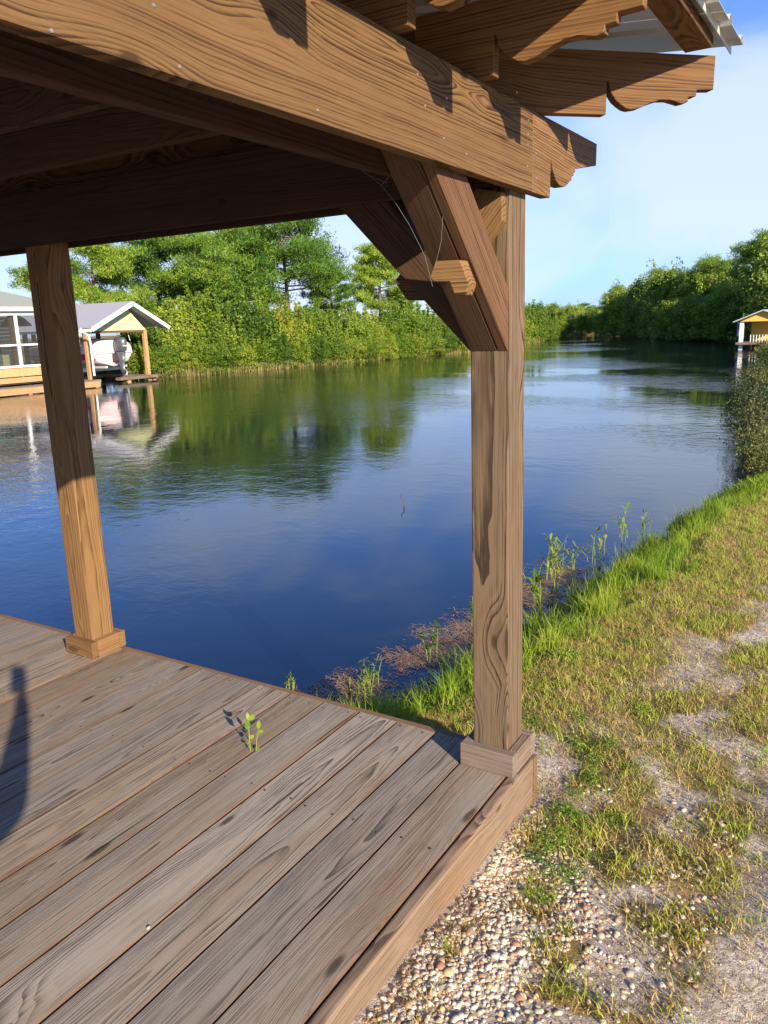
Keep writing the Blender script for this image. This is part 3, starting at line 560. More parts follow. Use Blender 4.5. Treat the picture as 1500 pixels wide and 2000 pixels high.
# ------------------------------------------------------------------ left house and boathouse
M_SID = plain('sage_siding', (.50, .52, .29), .7, 0, .05, 3.); M_SHING = plain('grey_green_shingle', (.30, .32, .27), .9, 0, .25, 14., .01, .2)
M_MROOF = plain('grey_metal_roof', (.42, .40, .42), .5, .1, .06, 3.); M_SOF = plain('grey_soffit', (.42, .45, .42), .8, 0, .05)
M_INT = plain('porch_interior', (.16, .17, .12), .9); M_TEAL = plain('teal_cushion', (.02, .22, .20), .8); M_BLACK = plain('black_metal', (.03, .03, .035), .5)
M_COV = plain('faded_pink_boat_cover', (.9, .68, .69), .8, 0, .1, 1.5, .02); M_RED = plain('crimson_hull', (.45, .03, .06), .5, 0, .25, 2.); M_NAVY = plain('outboard_grey', (.075, .085, .10), .35, 0, .1)
M_GALV = plain('galvanised', (.55, .56, .56), .5, .3)
M_SCREEN, t, p, o = newmat('insect_screen'); p.inputs['Base Color'].default_value = (.05, .05, .045, 1); p.inputs['Roughness'].default_value = .9
trn = N(t, 'ShaderNodeBsdfTransparent'); ms = N(t, 'ShaderNodeMixShader', inp={0: .5}); t.links.new(trn.outputs[0], ms.inputs[1]); t.links.new(p.outputs[0], ms.inputs[2]); t.links.new(ms.outputs[0], o.inputs[0])
BX = -27.6
def Q(px, py, X_=BX): v = atX(px, py, X_); return float(v[1]), float(v[2])
yl, zl = Q(178, 639); yp, zp = Q(258, 590); yr_, zr = Q(330, 639); yl2, _ = Q(189, 700); yr2, _ = Q(303, 700)
bh = thing('boathouse', (BX-3, (yl+yr_)/2, WZ), 'open boathouse with sage gable and grey metal roof over a covered boat', 'boathouse')
LEN = 9.; ze = (zl+zr)/2; zg = ze+.04
def quad_slab(name, pts, th, mat, par, n=None):
    bm = bmesh.new(); vs = [bm.verts.new(p_) for p_ in pts]; f = bm.faces.new(vs); bm.normal_update(); nr = f.normal.copy()
    r = bmesh.ops.extrude_face_region(bm, geom=[f]); bmesh.ops.translate(bm, vec=-nr*th, verts=[v for v in r['geom'] if isinstance(v, bmesh.types.BMVert)])
    bmesh.ops.recalc_face_normals(bm, faces=bm.faces); return from_bm(name, bm, mat, par)
for (ya, za, s) in ((yl, zl, -1), (yr_, zr, 1)):
    quad_slab('roof', [(BX+.02, ya, ze), (BX+.02, yp, zp), (BX-LEN, yp, zp), (BX-LEN, ya, ze)][::s], .05, M_MROOF, bh)
    timber('barge_board', (BX+.045, ya, ze-.07), (BX+.045, yp+(.0 if s > 0 else 0), zp-.07), .03, .16, M_WHITE, bh, bev=0)
    m_, _l = frame((BX, ya, ze), (BX, yp, zp))
for k in range(22):  # standing ribs on the visible slope
    xk = BX-.2-k*.4; quad_slab('roof_rib', [(xk, yl, ze+.03), (xk, yp, zp+.03), (xk-.05, yp, zp+.03), (xk-.05, yl, ze+.03)], .03, M_MROOF, bh)
timber('gutter', (BX, yl-.04, ze-.09), (BX-LEN, yl-.04, ze-.09), .1, .13, M_WHITE, bh, bev=0)
gx_ = BX-.55; hgt = zp-ze
for k in range(5):   # lap siding in the gable
    za, zb = ze-.12+k*hgt*.19, ze-.12+(k+1)*hgt*.19-.006
    def yy2(z): f = min(1, max(0, (z-ze+.12)/(hgt))); return (yl2-.05+(yp-yl2)*f, yr2+.12-(yr2+.12-yp)*f)
    a, b = yy2(za), yy2(zb)
    if b[1]-b[0] > .1: quad_slab('siding_board', [(gx_+.01*(k % 2), a[0], za), (gx_+.01*(k % 2), a[1], za), (gx_+.01*(k % 2)-.015, b[1], zb), (gx_+.01*(k % 2)-.015, b[0], zb)], .02, M_SID, bh)
for s_, ya in ((1, yl+.15), (-1, yr_-.15)):
    quad_slab('soffit', [(BX, ya-.1*s_, ze-.09), (BX, yp, zp-.1), (gx_, yp, zp-.1), (gx_, ya-.1*s_, ze-.09)][::-s_], .02, M_SOF, bh)
timber('header', (gx_, yl2-.1, ze-.17), (gx_, yr2+.15, ze-.17), .1, .1, W_DARK, bh, bev=0)
DZ = Q(305, 735)[1]+.02
for (xx, yy) in ((gx_, yl2), (gx_, yr2), (gx_-4.2, yl2), (gx_-4.2, yr2), (gx_-8.2, yl2), (gx_-8.2, yr2)):
    timber('post', (xx, yy, WZ-.8), (xx, yy, ze-.15), .16, .16, W_PINK if xx == gx_ else W_DARK, bh, up=(0, 1, 0), bev=0)
# downspout
pd = [Q(*a) for a in ((156, 641), (160, 648), (173, 656), (176, 670), (184, 734))]; bm = tube_bm([(BX+.02, a, b) for a, b in pd], .045, 8); from_bm('downspout', bm, M_WHITE, bh)
# slip dock frame
for (a, b) in (((gx_-8, yr2, DZ), (gx_+.4, yr2, DZ)), ((gx_-8, yl2, DZ), (gx_+.4, yl2, DZ)), ((gx_-3, yl2+.3, DZ-.02), (gx_-3, yr2-.3, DZ-.02))):
    timber('dock_beam', a, b, .45 if a[1] != b[1] or True else .2, .12, W_TRIM, bh, bev=0)
timber('dock_beam', (gx_+.1, yl2+1.4, DZ-.02), (gx_+.1, yr2+.35, DZ-.02), .35, .12, W_TRIM, bh, bev=0)
for yy in (yr2-.05, yr2+.2, yr2-1.3): timber('pile', (gx_+.1, yy, WZ-.6), (gx_+.1, yy, DZ-.06), .17, .17, W_PINK, bh, up=(0, 1, 0), bev=0)
# cable hoists
for px_ in (160, 254): a = Q(px_, 645, gx_); b = Q(px_+6, 735 if px_ == 160 else 665, gx_); from_bm('hoist_cable', tube_bm([(gx_-.2, a[0], a[1]), (gx_-.2, b[0], b[1])], .012, 5), M_WHITE, bh)
# boat
yc = (yl2+yr2)/2+.25; bzb = Q(240, 716)[1]; bzt = Q(240, 662)[1]; sx0 = gx_-.6
boat = thing('boat', (sx0-3, yc, WZ), 'motorboat on a lift under a faded pink and white cover', 'boat')
def loft(name, secs, mat, par, smooth=True):
    bm = bmesh.new(); R_ = [[bm.verts.new(p_) for p_ in s] for s in secs]
    for a, b in zip(R_[:-1], R_[1:]):
        for k in range(len(a)-1): bm.faces.new((a[k], a[k+1], b[k+1], b[k]))
    bm.faces.new(R_[0][::-1]); bm.faces.new(R_[-1]); bmesh.ops.recalc_face_normals(bm, faces=bm.faces); return from_bm(name, bm, mat, par, smooth=smooth)
Hb = bzt-bzb
def sec(x, w, zb, zt, top):
    if top: return [(x, yc+w*math.cos(a), zb+(zt-zb)*max(0, math.sin(a))**.6) for a in np.linspace(0, math.pi, 13)]
    return [(x, yc+w, zt), (x, yc+w*.97, zt-.12), (x, yc+w*.8, zb+.22), (x, yc+.1, zb), (x, yc-.1, zb), (x, yc-w*.8, zb+.22), (x, yc-w*.97, zt-.12), (x, yc-w, zt)]
zm = bzb+Hb*.48; xs_ = [0, -.05, -1.5, -3, -4.5, -5.6, -6.2]; ws = [1.0, 1.08, 1.15, 1.15, .98, .6, .1]; hs = [0, 0, 0, 0, .05, .2, .4]; ts = [.82, .95, 1., 1.12, 1.1, .95, .7]
loft('hull', [sec(sx0+x, w*1., bzb+h, zm+h*.3, False) for x, w, h in zip(xs_, ws, hs)], M_COV, boat)
loft('hull_stripe', [[(sx0+x-.01, yc-w*1.06, zm-.26), (sx0+x-.01, yc-w*1.09, zm+.0+.1*math.sin(x*3)*.4), (sx0+x-.01, yc+w*1.03, zm), (sx0+x-.01, yc+w*1.02, zm-.06)] for x, w in list(zip(xs_, ws))[1:6]], M_RED, boat)
loft('boat_cover', [sec(sx0+x, w*1.06, zm-.03, zm+(bzt-zm)*tt+.05, True) for x, w, tt in zip(xs_, ws, ts)], M_COV, boat)
# outboard motor
ox, oy = sx0+.45, yc+.05; mo = boat
loft('motor_cowl', [[(ox+dx*r, oy+dy*r*.78, z) for dx, dy in [(math.cos(a)*.36, math.sin(a)*.30) for a in np.linspace(0, 2*math.pi, 15)[:-1]]]+[(ox+.36*r, oy, z)] for z, r in ((bzb+.62, .55), (bzb+.68, .88), (bzb+.95, 1.), (bzb+1.15, .98), (bzb+1.24, .8), (bzb+1.27, .5))], M_NAVY, mo)
loft('motor_leg', [[(ox+dx*r, oy+dy*r, z) for dx, dy in [(math.cos(a)*.24, math.sin(a)*.16) for a in np.linspace(0, 2*math.pi, 11)[:-1]]]+[(ox+.24*r, oy, z)] for z, r in ((bzb-.42, .25), (bzb-.2, .55), (bzb-.15, .75), (bzb-.1, .6), (bzb+.2, .7), (bzb+.62, 1.))], M_NAVY, mo)
timber('motor_bracket', (sx0-.05, oy, bzb+.35), (ox-.1, oy, bzb+.4), .3, .35, M_BLACK, mo)
for k in range(3):
    a = k*2.094; timber('propeller_blade', (ox+.26, oy, bzb-.28), (ox+.28, oy+.15*math.cos(a), bzb-.28+.15*math.sin(a)), .02, .1, M_GALV, mo, up=(1, 0, 0), bev=.01)
box('motor_decal', (ox+.352, oy-.18, bzb+.86), (ox+.366, oy+.1, bzb+.92), M_GALV, mo, 0)
lift = thing('boat_lift', (sx0-2.5, yc, WZ), 'galvanised boat lift beams holding the covered boat', 'boat lift')
for xx in (sx0-1, sx0-4.2): timber('cross_beam', (xx, yl2+.2, bzb-.14), (xx, yr2-.2, bzb-.14), .15, .16, M_GALV, lift, bev=0)
for yy in (yc-.55, yc+.55): timber('bunk', (sx0-5, yy, bzb-.02), (sx0+.1, yy, bzb-.02), .14, .1, M_GALV, lift, bev=0)
# screened porch house
HX = -27.4
def H(px, py, X_=HX): v = atX(px, py, X_); return float(v[1]), float(v[2])
house = thing('house', (HX-4, 13, WZ), 'house with white-framed screened porch and grey-green shingle roof over the water', 'house')
y1h = H(118, 600)[0]; y0h = 5.
z_f0 = H(33, 611)[1]; z_f1 = H(33, 597)[1]; z_mid = H(33, 674)[1]; z_sill = H(33, 716)[1]; z_dk = H(33, 738)[1]; z_bot = H(33, 757)[1]
box('fascia', (HX-.02, y0h, z_f0+.06), (HX+.22, y1h+.2, z_f1), M_WHITE, house, 0); box('frieze_board', (HX-.03, y0h, z_f0-.1), (HX+.06, y1h, z_f0+.055), M_SOF, house, 0)
yv = H(33, 650)[0]
for k in range(-4, 3):
    y_ = yv+k*1.95
    if y_ < y1h: box('screen_stile', (HX-.03, y_-.055, z_sill), (HX+.05, y_+.055, z_f0-.1), M_WHITE, house, 0); timber('porch_post', (HX-.14, y_-.12, z_dk-.2), (HX-.14, y_-.12, z_f0), .12, .12, W_POST, house, up=(0, 1, 0), bev=0)
    y2_ = min(y_+1.95, y1h)
    if y_ < y1h:
        bm = bmesh.new(); bm.faces.new([bm.verts.new(c) for c in ((HX, y_+.06, z_sill+.05), (HX, y2_-.06, z_sill+.05), (HX, y2_-.06, z_f0-.11), (HX, y_+.06, z_f0-.11))]); from_bm('screen', bm, M_SCREEN, house)
box('screen_rail', (HX-.02, y0h, z_mid-.035), (HX+.056, y1h, z_mid+.035), M_WHITE, house, 0); box('screen_rail', (HX-.02, y0h, z_sill-.04), (HX+.058, y1h, z_sill+.04), M_WHITE, house, 0)
box('corner_stile', (HX-.05, y1h-.1, z_sill), (HX+.057, y1h+.02, z_f0), M_WHITE, house, 0)
for a, b in ((z_sill-.045, z_sill-.38), (z_sill-.42, z_sill-.62)): box('skirt_board', (HX-.06, y0h, b), (HX, y1h, a), W_PINK, house, .0)
box('porch_floor', (HX-7, y0h, z_dk-.25), (HX-.08, y1h, z_dk-.1), W_DARK, house, 0)
nl = 16
for k in range(nl):
    za = z_dk-.1+k*(z_f0-z_dk)/nl*1.02; box('siding_board', (HX-3.2, y0h, za), (HX-3.18+.012*(k % 2), y1h, za+(z_f0-z_dk)/nl-.01), M_SID, house, 0)
box('door', (HX-3.16, yv+.4, z_dk-.1), (HX-3.12, yv+1.3, z_f0-.5), M_INT, house, 0)
box('ceiling', (HX-7, y0h, z_f0+.07), (HX-.03, y1h, z_f0+.1), M_SOF, house, 0)
zt_ = H(0, 560)[1]+.5; quad_slab('roof', [(HX+.25, y0h-1, z_f1), (HX+.25, y1h+.22, z_f1), (HX-4, y1h-3.8, z_f1+1.45), (HX-4, y0h-1, z_f1+1.45)], .05, M_SHING, house)
quad_slab('roof', [(HX+.25, y1h+.22, z_f1), (HX-8, y1h+.22, z_f1), (HX-8, y1h-3.8, z_f1+1.45), (HX-4, y1h-3.8, z_f1+1.45)], .05, M_SHING, house)
box('roof_ridge', (HX-12, y0h, z_f1+.1), (HX-8.1, y1h+2.2, z_f1+1.1), M_MROOF, house, 0)
# dock walkway in front of the porch
dk2 = thing('dock', (HX+.6, 14, WZ), 'yellow pine dock walkway running below the screened porch', 'dock')
ye = Q(197, 750, HX+.9)[0]; z_w = Q(190, 744, HX+.9)[1]
box('fascia_board', (HX+.86, 4, z_w-.24), (HX+.9, ye, z_w-.02), W_PINK, dk2, 0)
for k in range(6): box('walk_board', (HX-.05+k*.16, 4, z_w-.02), (HX+.1+k*.16, ye+.02, z_w+.015), W_TRIM, dk2, .004)
for k in range(6): timber('pile', (HX+.78, ye-.15-k*3.1, WZ-.8), (HX+.78, ye-.15-k*3.1, z_w-.03), .16, .16, W_PINK, dk2, up=(0, 1, 0), bev=0)
# porch furniture
ch = thing('porch_chair', (HX-.8, H(8, 700)[0], z_dk-.1), 'teal cushioned chair behind the porch screen', 'chair')
yc0 = H(6, 700)[0]; timber('cushion', (HX-.75, yc0-.35, z_sill+.12), (HX-.75, yc0+.3, z_sill+.22), .5, .12, M_TEAL, ch, bev=.04); timber('backrest', (HX-.85, yc0-.35, z_sill+.45), (HX-.8, yc0+.28, z_sill+.62), .12, .45, M_TEAL, ch, bev=.04)
for a in (-.3, .2): timber('leg', (HX-.6, yc0+a, z_dk-.1), (HX-.6, yc0+a, z_sill+.1), .03, .03, M_BLACK, ch, up=(0, 1, 0), bev=0)
um = thing('patio_umbrella', (HX-1.8, H(47, 660)[0]+.9, z_dk-.1), 'folded dark umbrella on a wooden pole behind the porch screen', 'umbrella')
yu = H(47, 640)[0]+.9; timber('pole', (HX-1.8, yu, z_dk-.1), (HX-1.8, yu, z_f0), .05, .05, W_PINK, um, up=(0, 1, 0), bev=0)
loft('canopy', [[(HX-1.8+r*math.cos(a), yu+r*math.sin(a), z) for a in np.linspace(0, 2*math.pi, 11)] for r, z in ((.62, z_mid+.72), (.6, z_mid+.8), (.35, z_mid+1.05), (.05, z_mid+1.18))], M_NAVY, um)
# ------------------------------------------------------------------ yellow boathouse far right
M_YEL = plain('yellow_paint', (.72, .47, .10), .7, 0, .1, 2.); M_TARP = plain('blue_tarp', (.05, .12, .25), .6, 0, .3, 4.)
YX, YY = onY(1462, 50.); d_ = YY-CP[1]
def U(px, py): v = atY(px, py, YY); return float(v[0]), float(v[2])
yb = thing('yellow_boathouse', (U(1470, 670)[0], YY, WZ), 'small yellow boathouse with pale grey roof at the right edge', 'boathouse')
xa, ze_ = U(1446, 627); xp, zp_ = U(1492, 607); xb, _ = U(1540, 627); zb_ = U(1460, 668)[1]; zh = U(1460, 628)[1]
quad_slab('roof', [(xa-.35, YY-.3, ze_-.08), (xp, YY-.3, zp_+.02), (xp, YY+7, zp_+.02), (xa-.35, YY+7, ze_-.08)][::-1], .06, M_GALV, yb); quad_slab('roof', [(xb+.35, YY-.3, ze_-.08), (xp, YY-.3, zp_+.02), (xp, YY+7, zp_+.02), (xb+.35, YY+7, ze_-.08)], .06, M_GALV, yb)
bm = bmesh.new(); f_ = bm.faces.new([bm.verts.new(c) for c in ((xa, YY, zh), (xb, YY, zh), (xp, YY, zp_-.06))]); r = bmesh.ops.extrude_face_region(bm, geom=[f_]); bmesh.ops.translate(bm, vec=(0, .08, 0), verts=[v for v in r['geom'] if isinstance(v, bmesh.types.BMVert)]); bmesh.ops.recalc_face_normals(bm, faces=bm.faces); from_bm('gable', bm, M_YEL, yb)
for xx in (xa+.08, xb-.08): box('post', (xx-.11, YY+.1, WZ-.5), (xx+.11, YY+.3, zh), M_WHITE, yb, 0)
box('wall', (xa+.3, YY+2.6, zb_), (xb, YY+2.75, zh+.05), M_YEL, yb, 0); box('wall', (xp+.35, YY+.5, zb_), (xb, YY+.6, zh-.35), M_YEL, yb, 0)
box('tarp', (xa-.22, YY+.35, zb_+.35), (xa-.17, YY+2.2, zh-.02), M_TARP, yb, 0)
box('deck', (xa-.15, YY-.25, zb_-.14), (xb+.5, YY+2.6, zb_-.01), W_TRIM, yb, 0)
for k in range(7): timber('baluster', (xp-.6+k*.16, YY-.1, zb_), (xp-.6+k*.16, YY-.1, zb_+.42), .04, .04, M_WHITE, yb, up=(0, 1, 0), bev=0)
for xx in (xa+1.2, xa+2.4): timber('pile', (xx, YY-.05, WZ-.5), (xx, YY-.05, zb_-.14), .14, .14, M_WHITE, yb, up=(0, 1, 0), bev=0)
# ------------------------------------------------------------------ bank grass, far
def grass_mesh(name, P, H_, wd, rnd, lean, mat):
    """two-segment blades"""
    n = len(P); az = RNG.uniform(0, 6.283, n); s = np.stack([np.cos(az), np.sin(az), np.zeros(n)], 1)*wd[:, None]*.5
    la = RNG.uniform(0, 6.283, n); dl = np.stack([np.cos(la), np.sin(la), np.zeros(n)], 1)*(H_*lean)[:, None]; up = np.array([0, 0, 1.])
    m1 = P+dl*.3+up*(H_*.55)[:, None]; tp = P+dl+up*(H_*np.sqrt(np.clip(1-lean**2*.6, .2, 1)))[:, None]
    V = np.stack([P-s, P+s, m1+s*.75, m1-s*.75, tp], 1).reshape(-1, 3); b = np.arange(n)[:, None]*5
    F = np.concatenate([b+[0, 1, 2], b+[0, 2, 3], b+[3, 2, 4]], 0); return np_mesh(name, V, F, mat, np.repeat(rnd, 5))
n = 52000; y = RNG.uniform(14, 112, n)**1.0; xl = np.interp(y, LY, LX)
x = xl-np.abs(RNG.normal(size=n))*.9+.35; P = np.stack([x, y, np.maximum(ground_z(x, y), WZ-.05)], 1)
hf = .3+.5*fbm(x, y, .5, 4); keep = ~((y < 24.6) & (x > -32)); P, hf = P[keep], hf[keep]; n = len(P)
setp(mesh_obj('bank_grass', grass_mesh('bank_grass', P, hf*RNG.uniform(.5, 1.15, n), RNG.uniform(.03, .07, n), RNG.uniform(0, 1, n)*.6+fbm(P[:, 0], P[:, 1], .3, 9)*.5, RNG.uniform(.1, .6, n), M_REEDM)), 'yellow-green rough grass fringing the left bank waterline', 'grass', kind='stuff')
n = 20000; y = 6.8+RNG.uniform(0, 1, n)**1.6*90; x = np.interp(y, SY, SX)+np.abs(RNG.normal(size=n))*(.5+y*.012)-.1
P = np.stack([x, y, np.maximum(ground_z(x, y), WZ-.04)], 1); M_GRASS = leafmat('green_grass', ((.05, .12, .012), (.19, .34, .02), (.46, .50, .05)), trans=.4, pos=1.5)
M_GRASS2 = leafmat('short_green_grass', ((.11, .18, .014), (.30, .40, .03), (.58, .56, .10)), trans=.35, pos=2.5)
M_DRY = leafmat('dry_grass', ((.32, .23, .06), (.64, .46, .15), (.85, .64, .28)), trans=.35, pos=1.5)
kf = P[:, 1] > 9.; Pf = P[kf]; Pf = Pf[(RNG.uniform(0, 1, len(Pf)) < np.where(Pf[:, 1] < 40, .3, .8)) & (fbm(Pf[:, 0], Pf[:, 1], 1.3, 77) > .38)]; nf = len(Pf); setp(mesh_obj('bank_weeds', grass_mesh('bank_weeds', Pf, RNG.uniform(.06, .26, nf)*(1+Pf[:, 1]*.006), RNG.uniform(.015, .035, nf)*(1+Pf[:, 1]*.02), RNG.uniform(0, 1, nf), RNG.uniform(.2, .9, nf), M_REEDM)), 'tan-green rank weeds along the right bank beyond the grass', 'weeds', kind='stuff'); P = P[~kf]; n = len(P)
setp(mesh_obj('bank_grass', grass_mesh('right_bank_grass', P, RNG.uniform(.06, .2, n)*np.where(P[:, 1] > 8.5, .6, 1)*(1+P[:, 1]*.012), RNG.uniform(.012, .03, n)*(1+P[:, 1]*.02), RNG.uniform(0, 1, n), RNG.uniform(.2, .8, n), M_GRASS)), 'long green grass running back along the right bank', 'grass', kind='stuff')
# ------------------------------------------------------------------ near grass
def scatter(n, lo, hi, dens):
    x = RNG.uniform(lo[0], hi[0], n); y = RNG.uniform(lo[1], hi[1], n); k = RNG.uniform(0, 1, n) < dens(x, y); x, y = x[k], y[k]
    k = ~((x < .03) & (y < .235)); return x[k], y[k]
def tufts(name, cx, cy, per, spread, hr, wr, leanr, mat, rb=0., rs=1.):
    m = len(cx); k = np.repeat(np.arange(m), per); n = len(k); x = cx[k]+RNG.normal(size=n)*spread; y = cy[k]+RNG.normal(size=n)*spread
    kk = ~((x < .03) & (y < .235)); x, y, k = x[kk], y[kk], k[kk]; n = len(x); tf = RNG.uniform(.6, 1.25, m)[k]; tr = RNG.uniform(0, 1, m)[k]
    P = np.stack([x, y, ground_z(x, y)-.004], 1)
    return grass_mesh(name, P, RNG.uniform(*hr, n)*tf, RNG.uniform(*wr, n), np.clip(rb+rs*(tr*.6+RNG.uniform(0, .4, n)), 0, 1), RNG.uniform(*leanr, n), mat)
def dens_long(x, y): s = shore(x, y); return np.where(s > -.02, np.clip(1.2-np.abs(s-.34)*2.9, 0, 1), 0)*np.clip(.15+(fbm(x, y, 4.5, 14)-.38)*4.5, 0, 1)
def dens_short(x, y): return veg(x, y)**1.3*np.where(shore(x, y) > .02, 1, 0)
cx, cy = scatter(5600, (-1.4, .15), (1.2, 7.5), dens_long)
setp(mesh_obj('long_grass', tufts('long_grass', cx, cy, 22, .022, (.07, .20), (.0026, .0056), (.1, .75), M_GRASS, .15, .85)), 'bright green long grass on the bank beside the corner post', 'grass', kind='stuff')
cx, cy = scatter(11500, (-1.3, -1.4), (2.2, 7.5), dens_short)
setp(mesh_obj('short_grass', tufts('short_grass', cx, cy, 13, .02, (.022, .07), (.0022, .0048), (.35, 1.05), M_GRASS2, .1, .9)), 'short patchy green grass growing on the sandy ground', 'grass', kind='stuff')
cx, cy = scatter(36000, (-1.2, -1.4), (2.4, 7.5), lambda x, y: np.clip(veg(x, y)*1.1+.09, 0, 1)*np.where(shore(x, y) > .25, 1, .1))
setp(mesh_obj('dry_grass', tufts('dry_grass', cx, cy, 9, .028, (.015, .055), (.0018, .004), (.6, 1.25), M_DRY)), 'dry tan grass and straw matted over the sand', 'dry grass', kind='stuff')
# broadleaf weeds
def weed_mesh(seed, n, R, H_):
    rg = np.random.default_rng(seed); C = np.stack([rg.normal(size=n)*R*.5, rg.normal(size=n)*R*.5, rg.uniform(.1, 1, n)*H_], 1)
    C[:, 2] *= np.clip(1.2-np.hypot(C[:, 0], C[:, 1])/R*.6, .3, 1); nr = unit(rg.normal(size=(n, 3))*.55+np.array([0, 0, 1.]))
    V, F, r = leaves(C, nr, rg.uniform(.008, .02, n), rg.uniform(.006, .013, n), rg.uniform(0, 1, n)); return np_mesh('weed', V, F, M_WEED, r)
M_WEED = leafmat('weed_leaves', ((.05, .14, .01), (.14, .30, .02), (.30, .44, .04)), trans=.35, pos=8.)
WL = [weed_mesh(s, 260, .10, .06) for s in range(4)]
WSPOT = [(.12, .08), (.17, .02), (.10, -.04), (.2, -.1), (.14, -.16), (.08, .18), (.05, .33), (.12, .36), (.16, -.24), (.25, .0), (.23, .16), (.06, .5), (-.02, .62), (.1, .7), (-.08, .9), (.2, -.36), (.28, -.2), (-.35, .55), (-.5, .62), (-.65, .72), (-.3, .8), (-.45, .95), (-.75, .95), (-.6, 1.15), (-.2, 1.2), (-.35, 1.5), (0, 1.5), (-.55, 1.6), (.15, 1.1), (-.15, 1.9)]
WPH = ['beside the rim board corner', 'in the gravel patch', 'by the deck side', 'at the foot of the corner post', 'on the bank slope', 'near the waterline']
for i, (x, y) in enumerate(WSPOT):
    x += random.uniform(0, .09); y += random.uniform(-.06, .06); s = random.uniform(.45, .95); o = mesh_obj('weed', WL[i % 4], None, Matrix.Translation((x, y, float(ground_z(x, y))-.004)) @ Matrix.Rotation(random.uniform(0, 6), 4, 'Z') @ Matrix.Diagonal((s, s, s, 1)))
    setp(o, 'green weed clump %s, %s from the front' % ('in gravel beside the deck' if y < .25 else 'on the bank behind the rim board', ORD[rank(i, 99, WSPOT, 1)]), 'weed', 'broadleaf weeds beside the deck')
# pebbles
def ico():
    bm = bmesh.new(); bmesh.ops.create_icosphere(bm, subdivisions=2, radius=1); V = np.array([v.co[:] for v in bm.verts]); F = np.array([[v.index for v in f.verts] for f in bm.faces]); bm.free(); return V, F
IV, IF = ico()
def pebbles(name, x, y, r, mat):
    n = len(x); z = ground_z(x, y); sc = r[:, None]*np.stack([RNG.uniform(.8, 1.35, n), RNG.uniform(.7, 1.1, n), RNG.uniform(.5, .8, n)], 1); a = RNG.uniform(0, 6.283, n)
    P = IV[None]*sc[:, None]; q = 1+.12*np.sin(IV[None]@RNG.normal(size=(n, 3, 1))*2.2)[..., 0]; P = P*q[..., None]
    ca, sa = np.cos(a)[:, None], np.sin(a)[:, None]; X_ = P[..., 0]*ca-P[..., 1]*sa+x[:, None]; Y_ = P[..., 0]*sa+P[..., 1]*ca+y[:, None]; Z_ = P[..., 2]+z[:, None]+(r*RNG.uniform(-.45, .4, n))[:, None]
    F = (IF[None]+(np.arange(n)*len(IV))[:, None, None]).reshape(-1, 3); return np_mesh(name, np.stack([X_, Y_, Z_], -1).reshape(-1, 3), F, mat, np.repeat(RNG.uniform(0, 1, n), len(IV)), True)
M_PEB, t, p, o = newmat('river_pebbles'); a = N(t, 'ShaderNodeAttribute', attribute_name='rnd'); cr = N(t, 'ShaderNodeValToRGB'); e = cr.color_ramp.elements
cr.color_ramp.interpolation = 'CONSTANT'; e[0].color = (.50, .40, .28, 1); e[1].position = .9; e[1].color = (.42, .21, .12, 1)
for ps, c in ((.2, (.62, .54, .42)), (.38, (.45, .32, .18)), (.5, (.70, .62, .50)), (.68, (.58, .40, .20)), (.76, (.45, .42, .39)), (.84, (.55, .38, .26))): k = e.new(ps); k.color = (*c, 1)
tc = N(t, 'ShaderNodeTexCoord'); t.links.new(a.outputs['Fac'], cr.inputs[0]); nn = noise(t, tc.outputs['Object'], 120, 3, .6); t.links.new(mixc(t, ramp(t, nn, .4, .8, 0, .4), cr.outputs[0], (.35, .25, .16)), p.inputs['Base Color']); p.inputs['Roughness'].default_value = .6
def dens_peb(x, y): return np.clip(1.15-(x-.02)/.42-np.clip(y+.35, 0, 9)*1.5, 0, 1)*np.clip(1.4-veg(x, y)*1.2, .1, 1)
x, y = scatter(17000, (-.02, -1.45), (.75, .45), lambda x, y: np.clip(dens_peb(x, y)+.10*(fbm(x, y, 5, 40) > .45), 0, 1)); k = (x > .012)
x, y = x[k], y[k]; setp(mesh_obj('pebbles', pebbles('pebbles', x, y, RNG.uniform(.0032, .0095, len(x))*np.where(RNG.uniform(0, 1, len(x)) > .93, 1.45, 1), M_PEB)), 'cream and tan rounded pebbles spilling from the side of the deck', 'pebbles', kind='stuff')
x, y = scatter(12000, (-.3, -1.45), (2.4, 5), lambda x, y: (1-.7*veg(x, y))*(shore(x, y) > .4)); setp(mesh_obj('grit', pebbles('grit', x, y, RNG.uniform(.0012, .0042, len(x)), M_PEB)), 'small pale grit strewn over the sandy path', 'grit', kind='stuff')
# straw and pine needles, floating mat of debris
def straw(name, x, y, z, ln, wd, mat, tilt=.15):
    n = len(x); a = RNG.uniform(0, 6.283, n); d = np.stack([np.cos(a), np.sin(a), RNG.normal(size=n)*tilt], 1); s = np.stack([-np.sin(a), np.cos(a), np.zeros(n)], 1)*wd[:, None]*.5
    C = np.stack([x, y, z], 1); V = np.stack([C-d*ln[:, None]/2-s, C-d*ln[:, None]/2+s, C+d*ln[:, None]/2+s, C+d*ln[:, None]/2-s], 1).reshape(-1, 3)
    return np_mesh(name, V, np.arange(4*n).reshape(n, 4), mat, np.repeat(RNG.uniform(0, 1, n), 4))
M_STRAW = leafmat('pine_straw', ((.14, .075, .03), (.34, .2, .075), (.55, .37, .16)), trans=.2, pos=6.)
M_MAT = leafmat('water_debris', ((.12, .06, .03), (.32, .14, .07), (.46, .33, .2)), trans=.2, pos=5.)
x, y = scatter(9000, (-.1, -1.45), (1.6, 3.5), lambda x, y: np.clip(fbm(x, y, 3.3, 50)*1.6-.55, 0, 1)+.35*(x < .12)); setp(mesh_obj('pine_straw', straw('pine_straw', x, y, ground_z(x, y)+.006+RNG.uniform(0, .01, len(x)), RNG.uniform(.02, .07, len(x)), RNG.uniform(.0009, .002, len(x)), M_STRAW)), 'orange-brown pine straw scattered at the deck side', 'pine straw', kind='stuff')
